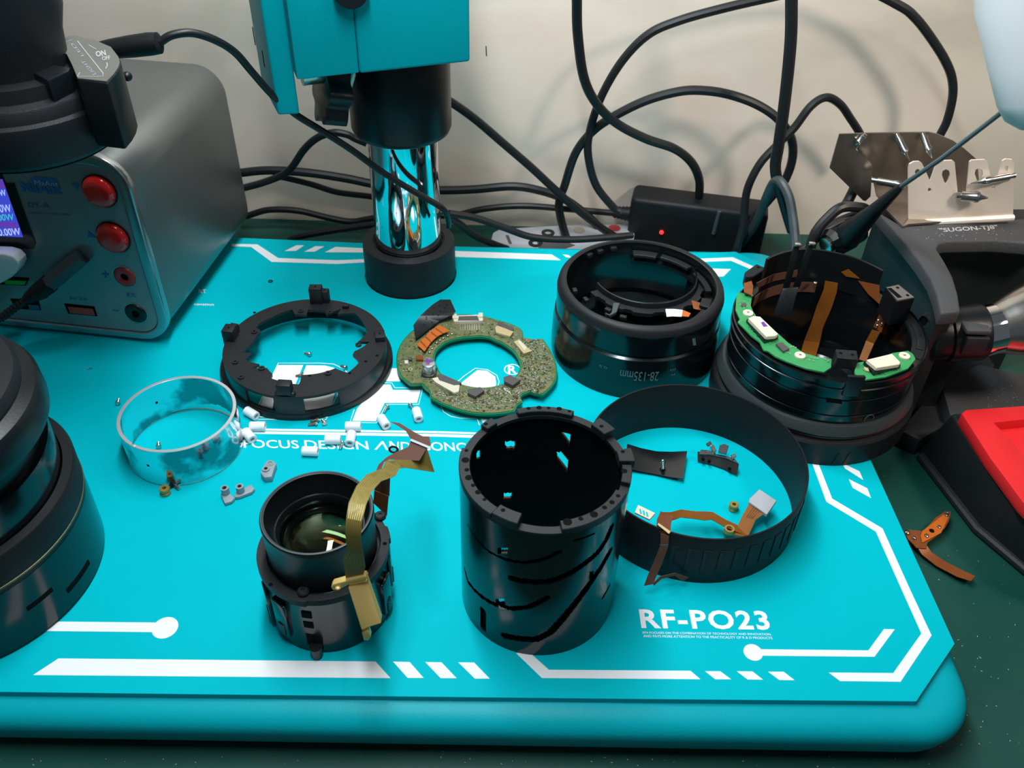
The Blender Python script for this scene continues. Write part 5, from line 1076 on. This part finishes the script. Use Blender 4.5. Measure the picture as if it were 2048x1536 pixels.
b = MB(); b.slab([f5(x, y, 6.4) for x, y in ((925, 1085), (930, 1058), (965, 1048), (1000, 1075), (1085, 1112), (1050, 1110), (985, 1100), (960, 1105))], (0, 0, -.3)); b.build('flex_pad', 'amber', fx_)
c = f5(962, 1072, 7); b = MB(); b.lathe([(1.5, 6.3), (2.6, 6.3), (2.5, 8.6), (1.5, 8.6)], (c.x, c.y), n=24); b.build('brass_eyelet', 'brass', fx_)
strip([f5(505, 945, 20), f5(480, 1000, 27), f5(478, 1035, RH + .5), f5(500, 1085, RH - 2)], [f5(590, 975, 20), f5(575, 1030, 27), f5(570, 1085, RH + .5), f5(555, 1150, RH - 5)], .3).build('flex_bridge', 'copper', fx_, ang=60)
strip([f5(485, 1035, RH + 1), f5(560, 1095, RH + 1)], [f5(490, 1022, RH + 1), f5(572, 1080, RH + 1)], .3).build('flex_fold', 'tan', fx_)
oY = RC[1] - RR - 2.5
def o5(x, y, Y=oY): return PY(*W5(x, y), Y)
q0 = [(505, 1090), (505, 1170), (470, 1260), (420, 1370), (393, 1442)]; q1 = [(560, 1110), (555, 1180), (515, 1290), (480, 1370), (455, 1430)]
strip([o5(x, y, oY + 3 - k * 2.2) for k, (x, y) in enumerate(q0)], [o5(x, y, oY + 3 - k * 2.2) for k, (x, y) in enumerate(q1)], .3).build('flex_tail', 'brownflex', fx_, ang=60)
strip([o5(455, 1425, oY - 5), o5(500, 1380, oY - 3), o5(600, 1355, oY), o5(690, 1385, oY + 1)], [o5(460, 1440, oY - 5), o5(510, 1395, oY - 3), o5(600, 1372, oY), o5(650, 1412, oY)], .3).build('flex_tail', 'brownflex', fx_)
b = MB(); b.slab([o5(x, y, oY + .8) for x, y in ((500, 1165), (555, 1165), (550, 1188), (500, 1192))], (0, -.2, 0)); b.build('flex_stiffener', 'greycable', fx_)
b = MB(); b.slab([f5(x, y, RH + 1.2) for x, y in ((355, 900), (470, 955), (432, 998), (332, 950))], (0, 0, -1.0)); fc = b.build('edge_connector', 'cream', fx_, bevel=.1, seg=1)
for k in range(3):
    b = MB(); b.slab([f5(x + k * 22, y + k * 10, RH + 1.4) for x, y in ((362, 925), (374, 930), (380, 960), (368, 956))], (0, 0, -.1)); b.build('contact_finger', 'teal', fc)

# copper flex on the bench
W3 = lambda x, y, z: P(1640 + x * .19531, 880 + y * .19531, z)
cf = thing('copper_flex', tuple(W3(1080, 1000, DZ)), 'forked copper flex circuit lying on the green bench, right of the teal mat', 'flex cable')
b = MB(); b.slab([W3(x, y, DZ + 6) for x, y in ((890, 915), (1060, 935), (1180, 800), (1290, 725), (1340, 735), (1320, 830), (1280, 900), (1200, 980), (1100, 1050), (1090, 1110), (990, 1105), (960, 1070), (900, 1010), (875, 960))], (0, 0, -.4)); b.build('flex_pad', 'copper', cf)
b = MB(); b.slab([W3(x, y, DZ + 6.6) for x, y in ((1050, 930), (1270, 760), (1320, 790), (1240, 950), (1110, 1020), (1050, 1050), (1030, 980))], (0, 0, -.4)); b.build('flex_fold', 'orange', cf)
strip([W3(1000, 1100, DZ + 5.6), W3(1040, 1170, DZ + 4), W3(1190, 1290, DZ + 2.6), W3(1400, 1400, DZ + 3.5), W3(1545, 1445, DZ + 5)], [W3(1100, 1090, DZ + 5.6), W3(1140, 1150, DZ + 4), W3(1290, 1250, DZ + 2.6), W3(1480, 1345, DZ + 3.5), W3(1590, 1395, DZ + 5)], .3).build('flex_tail', 'copper', cf, ang=60)
for x, y, r_ in ((893, 942, 1.5), (965, 998, 1.0), (1092, 978, 1.2), (1222, 888, 1.1), (1293, 768, 1.1), (1305, 740, .8)):
    b = MB(); b.ball(W3(x, y, DZ + 7), r_, 6, .5); b.build('solder_pad', 'solder', cf)
hole_disc(W3(1146, 925, DZ + 7), DZ + 6.7, 1.4, cf, name='flex_hole')
b = MB(); b.cyl(W3(1100, 1000, DZ), W3(1100, 1000, DZ + 6), 1.2); b.build('solder_leg', 'solder', cf)

# ------------------------------------------------------------------ cables at the wall
def cable(name, pts, r, lab, m='cable', cat='cable', group=None, n=8):
    q = [PY(x, y, Y) for x, y, Y in pts]
    for v in q:
        if v.z < DZ + r: pass
    b = MB(); b.tube(spline(q, n), r, 10); return tag(b.build(name, m), lab, cat, group)
A9 = lambda s_, ox, oy, L, Y: [(ox + x * s_, oy + y * s_, Y if not isinstance(Y, (list, tuple)) else Y[0] + (Y[1] - Y[0]) * i / (len(L) - 1)) for i, (x, y) in enumerate(L)]
C8 = (.390625, 460, 240)
cable('cable', A9(*C8, [(30, 350), (80, 345), (200, 310), (300, 260), (380, 150), (450, 90), (530, 65), (600, 75), (640, 95), (700, 120)], 600), 2.7, 'black cable humping up behind the left side of the pole collar')
cable('cable', A9(*C8, [(1080, -120), (1150, -80), (1260, 0), (1400, 120), (1550, 250), (1700, 390), (1830, 500), (1960, 590), (2060, 630)], [575, 610]), 3.0, 'black cable running straight down right from the pole collar to the brick')
cable('cable', A9(*C8, [(20, 275), (60, 270), (200, 258), (400, 270), (600, 300), (720, 325), (900, 355), (1080, 360), (1250, 355), (1450, 340), (1600, 365), (1720, 410), (1830, 490), (1900, 560)], 622), 3.4, 'thick black cable crossing level behind the chrome pole, topmost')
cable('cable', A9(*C8, [(220, 285), (300, 300), (420, 330), (550, 370), (720, 392), (860, 420)], 628), 2.4, 'thin black cable sagging left of the chrome pole, second from the top')
cable('cable', A9(*C8, [(60, 495), (90, 490), (200, 460), (350, 465), (500, 500), (620, 520), (720, 505), (900, 480), (1130, 490), (1300, 455), (1500, 440), (1750, 458), (2000, 480), (2060, 485)], [625, 625]), 2.6, 'black cable waving low along the wall foot behind the pole')
cable('cable', A9(*C8, [(300, 620), (340, 600), (500, 570), (700, 540), (820, 530)], [602, 600]), 2.6, 'black cable lying on the bench just behind the left of the mat')
cable('cable', A9(*C8, [(1120, 478), (1250, 500), (1400, 550), (1550, 600), (1750, 612), (1950, 600), (2060, 590)], [560, 592]), 2.7, 'black cable crossing over the grey remote control')
cable('cable', A9(*C8, [(1110, 490), (1180, 535), (1250, 590), (1350, 635), (1420, 660)], [560, 585]), 2.6, 'short black cable slanting down to the left end of the grey remote')
C4 = (.341797, 1000, 0)
cable('cable', A9(*C4, [(450, -120), (450, 0), (455, 200), (490, 450), (560, 600), (680, 720), (850, 810), (1020, 870), (1120, 950), (1165, 1050), (1165, 1150)], [560, 620]), 3.3, 'black cable dropping from above and curling down into the top of the brick')
cable('cable', A9(*C4, [(700, 1240), (660, 1210), (560, 1080), (515, 900), (530, 750), (600, 550), (720, 350), (870, 200), (1050, 120), (1300, 50), (1560, -10), (1800, -60), (2100, -70), (2340, 35), (2430, 105), (2515, 212), (2600, 345), (2644, 455), (2648, 570), (2616, 705), (2575, 790)], [600, 600]), 3.0, 'black cable arching from the left end of the brick over to the tip rack')
cable('cable', A9(*C4, [(470, 1500), (420, 1450), (375, 1350), (345, 1200), (380, 1080), (440, 900), (530, 780), (650, 690), (850, 590), (1050, 535), (1200, 530), (1350, 555), (1500, 610), (1620, 690), (1700, 800), (1712, 920), (1670, 1050), (1600, 1140), (1500, 1260), (1410, 1410), (1370, 1480)], [608, 590]), 3.2, 'black cable forming the big low arch in front of the wall')
cable('cable', A9(*C4, [(1705, -100), (1705, 0), (1700, 250), (1665, 600), (1630, 850), (1612, 1000), (1660, 1180), (1710, 1350)], [560, 560]), 3.9, 'thick black cable hanging straight down at the right of the wall')
cable('cable', A9(*C4, [(1380, 1480), (1420, 1330), (1430, 1230), (1450, 1100), (1520, 960), (1620, 850), (1720, 750), (1820, 620), (1910, 570), (1990, 610), (2048, 690), (2110, 790), (2150, 900)], [570, 610]), 2.9, 'black cable making a hump left of the tip rack')
cable('cable', A9(*C4, [(1735, 1480), (1728, 1400), (1715, 1280), (1690, 1150), (1640, 1062), (1600, 1070), (1560, 1150), (1530, 1230), (1480, 1330), (1410, 1430)], [512, 598]), 3.2, 'grey glossy cable looping over into the back of the right lens barrel', 'greycable')

# ------------------------------------------------------------------ power brick and remote control
tl_, tr_ = P(1272, 398, 14), P(1512, 428, 14); dv = (tr_ - tl_); dv.z = 0; ub = dv.normalized(); nb = Vector((-ub.y, ub.x, 0))
if nb.y < 0: nb = -nb
br = thing('power_brick', tuple((tl_ + tr_) / 2 - Vector((0, 0, 43))), 'black power adapter brick with a glowing red light, leaning by the wall', 'power adapter')
Lb = dv.length + 14
b = MB(); cc = (tl_ + tr_) / 2 + nb * 14 + Vector((0, 0, -21.5)) + ub * 3
b.box(cc, (Lb, 27, 43), Matrix((ub, nb, Vector((0, 0, 1)))).transposed()); b.build('brick_case', 'rubber', br, bevel=4.5, seg=4)
q = PP(1323, 464.5, tl_, nb) - nb * .1; b = MB(); b.ball(q, 1.7, 8); b.build('indicator_light', 'led', br)
qa, qb = PP(1439, 423, tl_, nb), PP(1427, 468, tl_, nb); b = MB(); b.tube([qa + nb * .3, qb + nb * .3], 1.6, 8); b.build('case_rib', 'greycable', br)
p0 = tl_ + Vector((0, 0, -19)) + nb * 10; b = MB(); N_ = 12; b.tube([p0 - ub * (17 - 17 * k / N_) for k in range(N_ + 1)], [4 + 2 * k / N_ + (.8 if k % 2 else 0) for k in range(N_ + 1)], 14); b.build('strain_relief', 'rubber', br, ang=70)
rm = thing('remote_control', tuple(P(1100, 475, -14)), 'grey remote control with black ring buttons and one red button, behind the mat', 'remote control')
zr = -16.0
b = MB(); b.slab([P(x, y, zr) for x, y in ((982, 476), (986, 464), (1000, 457), (1060, 453), (1150, 448.5), (1240, 447), (1262, 449), (1270, 462), (1266, 500), (1010, 505), (985, 492))], (0, 0, -13)); b.build('remote_case', 'palegrey', rm, bevel=1.5)
def rdisc(px, ra, rb_, name, m, ecc=1):
    c = P(*px, zr); b = MB(); b.rplate(ra, rb_, zr, zr + .8, (c.x, c.y), 30); b.build(name, m, rm)
rdisc((1096, 466.5), 2.6, 5.2, 'ring_button', 'black'); rdisc((1071, 487), 2.6, 5.6, 'ring_button', 'black'); rdisc((1158, 461), .1, 4.5, 'round_button', 'steel'); rdisc((1229, 457), .1, 4.6, 'red_button', 'redjack')
b = MB(); b.slab([P(x, y, zr + .5) for x, y in ((1074, 482), (1120, 478), (1150, 490), (1120, 500), (1078, 500))], (0, 0, -.5)); b.build('button_pad', 'icgrey', rm)
b = MB(); b.slab([P(x, y, zr + .4) for x, y in ((1011, 470), (1017, 470), (1024, 487), (1018, 487))], (0, 0, -.4)); b.build('remote_mark', 'icgrey', rm)

# ------------------------------------------------------------------ soldering station stand on the right
zs_ = 78.0
ss = thing('soldering_stand', tuple(P(1900, 520, DZ)), 'speckled black soldering iron stand with SUGON-TJ8 lettering, open arch and side holder', 'soldering stand')
out = [(1752, 420), (1806, 452), (1850, 449), (2025, 438), (2120, 432), (2120, 492), (2040, 484), (1990, 480), (1895, 482), (1878, 487), (1874, 497), (1890, 522), (1906, 552), (1916, 585), (1922, 622), (1882, 626), (1874, 590), (1862, 558), (1840, 524), (1812, 488), (1784, 455)]
b = MB(); b.slab([P(x, y, zs_) for x, y in out], (0, 0, -9)); b.build('top_frame', 'stand', ss, bevel=1.6, seg=3)
b = MB(); b.slab([P(x, y, zs_ - 8.5) for x, y in ((1754, 421), (2120, 418), (2120, 488), (1990, 478), (1895, 480), (1876, 489), (1830, 505), (1784, 455))], (0, 0, DZ - zs_ + 8.5)); b.build('back_body', 'standdark', ss)
b = MB(); b.slab([P(x, y, zs_ - 8.5) for x, y in ((1784, 456), (1812, 489), (1840, 525), (1862, 559), (1874, 591), (1882, 626), (1912, 620), (1900, 575), (1880, 535), (1850, 500), (1815, 470))], (0, 0, DZ - zs_ + 8.5)); b.build('side_wall', 'standdark', ss, ang=60)
b = MB(); b.slab([P(x, y, -8) for x, y in ((1880, 760), (1960, 728), (2130, 770), (2130, 860), (1900, 830))], (0, 0, DZ + 8)); b.build('foot_plate', 'stand', ss, bevel=1)
text('"SUGON-TJ8"', quad(P(1882, 467, zs_ + .1), P(1998, 460, zs_ + .1), P(1878, 456.5, zs_ + .1)), 'stand_lettering', 'greyink', ss, bold=.02)
random.seed(9); b = MB()
for i in range(60):
    x, y = random.choice([(random.uniform(1830, 2040), random.uniform(455, 480)), (random.uniform(1975, 2040), random.uniform(770, 820))]); z_ = zs_ + .1 if y < 700 else -7.9
    b.box(P(x, y, z_), (random.uniform(.2, .7), .25, .2), Matrix.Rotation(i, 3, 'Z'))
b.build('solder_dust', 'palegrey', ss, kind='stuff')
b = MB(); b.slab([P(x, y, -16) for x, y in ((1715, 520), (1790, 480), (1900, 600), (1990, 730), (1925, 815), (1890, 850), (1840, 880), (1800, 860), (1850, 800), (1840, 700))], (0, 0, DZ + 16)); b.build('shadow_slab', 'standdark', ss, bevel=1)  # dark slab added for the shadow between the lens and the stand foot
# iron holder
hz = 44.0
h0, h1 = P(1848, 672, hz), P(1958, 664, hz + 4); hd = (h1 - h0).normalized()
b = MB(); b.tube([h0 + hd * t for t in (0, 1.5, 3, 11, 12, 30, 31.5)], [11.5, 13.5, 14.2, 14.2, 15.6, 16.2, 15.6], 48, caps=False)
ho = b.build('holder_sleeve', 'black', ss, ang=40)
b = MB(); b.tube([h0 + hd * .8, h0 + hd * 2], [12.5, 12.5], 40); b.build('sleeve_mouth', 'deep', ss)
b = MB(); N_ = h0 + hd * 21 + Vector((0, -15.2, 3)); b.box(N_, (13, 4, 12), Matrix.Rotation(0, 3, 'X')); b.build('holder_catch', 'standdark', ss, bevel=1.2)
b = MB(); b.box(h0 + hd * 20 + Vector((0, -11, 12)), (14, 10, 3)); b.build('holder_catch', 'stand', ss, bevel=1.0)
b = MB(); b.slab([h0 + hd * 5 + Vector((0, 3, -10)), h0 + hd * 27 + Vector((0, 3, -10)), Vector((h0.x + 30, h0.y + 10, DZ)), Vector((h0.x - 5, h0.y + 10, DZ))], (0, 12, 0)); b.build('holder_leg', 'standdark', ss, bevel=1)
# iron
ir = thing('soldering_iron', tuple(h1), 'soldering iron with flared chrome sleeve resting in the stand holder at the right', 'soldering iron')
h2 = P(2062, 640, hz + 10); hv = (h2 - h1).normalized(); L2 = (h2 - h1).length
b = MB(); b.tube([h1 - hd * 14, h1 - hd * 2, h1, h1 + hv * 3, h1 + hv * L2 * .22, h1 + hv * L2 * .3], [9, 12, 14.8, 14.6, 14.4, 14.4], 64); b.build('chrome_sleeve', 'chrome', ir, ang=50)
b = MB(); b.tube([h1 + hv * L2 * t for t in (.3, .36, .5, .75, 1.0, 1.5, 2.0)], [14.4, 14.9, 16.6, 19, 21, 22, 22], 64); b.build('metal_grip', 'steel', ir, ang=60)
# red tray
tz = 9.0
ty = thing('sponge_tray', tuple(P(1990, 930, DZ)), 'black tray holding a red silicone insert at the right photo edge', 'tray')
o_ = [(1903, 826), (2120, 812), (2120, 1110), (2033, 1010), (1960, 915)]
b = MB(); top = [P(x, y, tz) for x, y in o_]; bot = [P(x, y, DZ) for x, y in ((1815, 880), (2060, 860), (2200, 1250), (2052, 1146), (1955, 1066), (1845, 925))]
bot = [P(x, y, DZ) for x, y in ((1832, 905), (2090, 880), (2180, 1260), (2052, 1146), (1952, 1062))]
b.add(top + bot, [(0, 1, 2, 3, 4), (9, 8, 7, 6, 5)] + [(i, (i + 1) % 5, (i + 1) % 5 + 5, i + 5) for i in range(5)]); b.build('tray_body', 'standdark', ty, bevel=2.2, seg=3)
r0 = [(1923, 826), (1932, 819), (2120, 806), (2120, 1080), (2046, 1004), (1980, 915)]; r1 = [(1988, 845), (2112, 832), (2112, 1000), (2048, 912), (2018, 874)]
q0 = [P(x, y, tz + 7) for x, y in r0]; q1 = [P(x, y, tz + 7) for x, y in r1]
b = MB(); b.prism([(v.x, v.y) for v in q0], tz - 1, tz + 7, [[(v.x, v.y) for v in q1]]); b.build('red_insert', 'redtray', ty, bevel=.8, seg=2)
b = MB(); b.prism([(v.x, v.y) for v in q0], tz + .1, tz + .6); b.build('red_floor', 'redtray', ty)
b = MB(); f0, f1 = P(1842, 912, DZ + 3), P(1955, 1058, DZ + 3); f2 = P(2060, 1146, DZ + 3)
b.tube([f0, f1, f2], 3.0, 10); b.build('foot_rail', 'standdark', ty)

# ------------------------------------------------------------------ tip rack with soldering tips
rk = thing('tip_rack', tuple(P(1900, 450, zs_)), 'brushed steel rack with notched front plate holding soldering tips, on the soldering stand', 'rack')
K5 = (.21875, 1600, 240); ry = P(1920, 447, zs_).y + 1
def kp5(x, y, Y=None): return PY(K5[1] + x * K5[0], K5[2] + y * K5[0], Y if Y else ry)
fo_ = [(992, 955), (990, 440), (1000, 405), (1040, 382), (1090, 380), (1118, 400), (1190, 558), (1248, 398), (1268, 375), (1392, 370), (1415, 388), (1445, 700), (1518, 695), (1550, 385), (1570, 368), (1690, 364), (1712, 382), (1748, 540), (1800, 528), (1850, 375), (1880, 358), (1940, 362), (1958, 400), (1948, 900)]
b = MB(); q = [kp5(x, y) for x, y in fo_]; hs = []
def tear(x, y, s_=1.0): return [(x - 38 * s_, y - 10), (x - 30 * s_, y - 45), (x, y - 60), (x + 30 * s_, y - 45), (x + 38 * s_, y - 10), (x + 18 * s_, y + 50), (x, y + 78), (x - 18 * s_, y + 50)]
for t_ in (tear(1335, 510), tear(1635, 500), [(1050, 470), (1065, 450), (1090, 450), (1098, 480), (1085, 530), (1065, 535)], [(1872, 430), (1885, 412), (1903, 425), (1898, 470), (1882, 480)]): hs.append([kp5(x, y) for x, y in t_])
for cx, cy in ((1185, 640), (1768, 615)): hs.append([kp5(cx + 17 * math.cos(k * pi / 5), cy + 20 * math.sin(k * pi / 5)) for k in range(10)])
# build the plate in its own plane (x, z)
loops = [[Vector((v.x, v.z, 0)) for v in q]] + [[Vector((v.x, v.z, 0)) for v in h_] for h_ in hs]
flat = [v for L in loops for v in L]; tri = geometry.tessellate_polygon(loops); n = len(flat); fs = [tuple(t) for t in tri] + [tuple(i + n for i in t) for t in tri]; k = 0
for L in loops:
    m_ = len(L)
    for i in range(m_): fs.append((k + i, k + (i + 1) % m_, k + (i + 1) % m_ + n, k + i + n))
    k += m_
b.add([(v.x, ry, v.y) for v in flat] + [(v.x, ry + 1.2, v.y) for v in flat], fs); b.build('front_plate', 'rackfront', rk)
b = MB(); b.tube([kp5(995, 945), kp5(1948, 893)], 2.2, 10); b.build('bent_edge', 'rackfront', rk)
by = ry + 36
b = MB(); b.slab([kp5(x, y, by) for x, y in ((565, 122), (1180, 112), (1260, 130), (1400, 190), (1500, 260), (1620, 365), (1650, 700), (1000, 720), (700, 700), (640, 430), (520, 270))], (0, 1.2, 0)); b.build('back_plate', 'rack', rk)
b = MB(); b.slab([kp5(x, y, by - 8) for x, y in ((362, 130), (590, 122), (510, 270), (640, 385), (662, 430), (645, 700), (600, 742), (575, 735), (272, 440))], (0, 1.2, 0)); b.build('side_wing', 'rack', rk)
b = MB(); b.slab([P(1600 + x * .21875, 240 + y * .21875, zs_ + 1.5) for x, y in ((690, 640), (1900, 600), (1940, 880), (995, 950), (940, 972), (770, 800))], (0, 0, -1.4)); b.build('rack_floor', 'rack', rk)
def tip(p0, p1, lab, Y0, Y1, r_=1.9):
    a_, b_ = kp5(*p0, Y0), kp5(*p1, Y1); t = thing('soldering_tip', tuple(a_), lab, 'soldering tip'); d = b_ - a_
    b = MB(); b.tube([a_, a_ + d * .12, a_ + d * .14, a_ + d * .55, a_ + d * .6, a_ + d * .7], [r_ * .7, r_ * .7, r_, r_, r_ * 1.15, r_ * 1.1], 16); b.build('tip_shank', 'steel', t)
    b = MB(); b.tube([a_ + d * .7, a_ + d * .78, b_], [r_ * 1.1, r_ * .6, r_ * .12], 16); b.build('tip_point', 'steel', t)
tip((1430, 690), (1720, 714), 'pointed steel soldering tip lying in the middle notch of the rack', ry - 2, ry - 7, 3.0)
tip((1965, 505), (1560, 580), 'dark crooked soldering tip lying across the right notch of the rack', ry - 2, ry - 4, 2.2)
tip((660, 548), (1010, 612), 'soldering tip lying behind the left tab of the rack', ry + 20, ry + 8, 2.4)
tip((880, 128), (1000, 370), 'soldering tip leaning on the rack back plate, left of two', by - 2, by - 14, 2.2)
tip((1120, 125), (1205, 350), 'soldering tip leaning on the rack back plate, right of two', by - 2, by - 14, 2.0)
tip((600, 130), (500, 240), 'soldering tip behind the left wing of the rack', by - 10, by - 10, 1.8)

# ------------------------------------------------------------------ white housing, wire and probe
lm = MB(); D_ = 330
def rayd(x, y, d): return CAM + ray(x, y) * d
a_ = [rayd(2082, -260, 300), rayd(2084, 0, 315), rayd(2092, 120, 322), rayd(2098, 190, 326), rayd(2100, 225, 328), rayd(2101, 243, 329), rayd(2101, 252, 330)]
lm.tube(a_, [22.5, 21.5, 18.8, 17.2, 15, 11, 5], 40); lo = lm.build('white_housing', 'lamp', ang=60)
tag(lo, 'white rounded plastic housing reaching in at the top right corner', 'housing')
wq = rayd(2008, 221, 345); cn_ = PY(1803, 372, 440); cn1 = PY(1697, 470, 478)
pb = thing('probe_lead', tuple(cn1), 'thin blue-grey wire ending in a tapered black boot beside the tip rack', 'probe')
b = MB(); b.tube([rayd(2060, 190, 335), wq, wq.lerp(cn_, .5) + Vector((0, 0, -1.5)), cn_], [1.0, 1.0, 1.2, 1.3], 8); b.build('wire', 'wire', pb)
b = MB(); b.tube([cn_, cn_.lerp(cn1, .06), cn_.lerp(cn1, .5), cn1], [1.6, 2.4, 4.6, 8.2], 20); b.build('tapered_boot', 'cable', pb)
b = MB(); c0, c1 = PY(1718, 458, 490), PY(1655, 490, 478); b.tube([c0, c0.lerp(c1, .3), c0.lerp(c1, .32), c0.lerp(c1, .85), c1], [8, 8.5, 9.5, 9.5, 7], 12); b.build('connector_body', 'blackgloss', pb, ang=20)
b = MB(); b.tube([c1, c1 + (c1 - c0) * .08], [5.2, 5.2], 20); b.build('connector_end', 'steel', pb)
cable('cable', A9(.21875, 1600, 240, [(640, 400), (560, 500), (500, 620), (440, 740), (400, 800)], [ry + 45, ry + 30]), 3.2, 'black cable passing behind the left wing of the tip rack')
cable('cable', A9(.21875, 1600, 240, [(620, 830), (550, 800), (380, 800), (250, 900), (150, 1020), (100, 1150), (90, 1240)], [500, 480]), 3.3, 'black cable curving from the probe down into the right lens, outer of two')
cable('cable', A9(.21875, 1600, 240, [(560, 880), (500, 870), (300, 950), (200, 1040), (60, 1165), (-40, 1230)], [505, 490]), 2.6, 'black cable curving from the probe down behind the right lens, inner of two')
for o in bpy.data.objects:
    if '_o' in o: del o['_o']
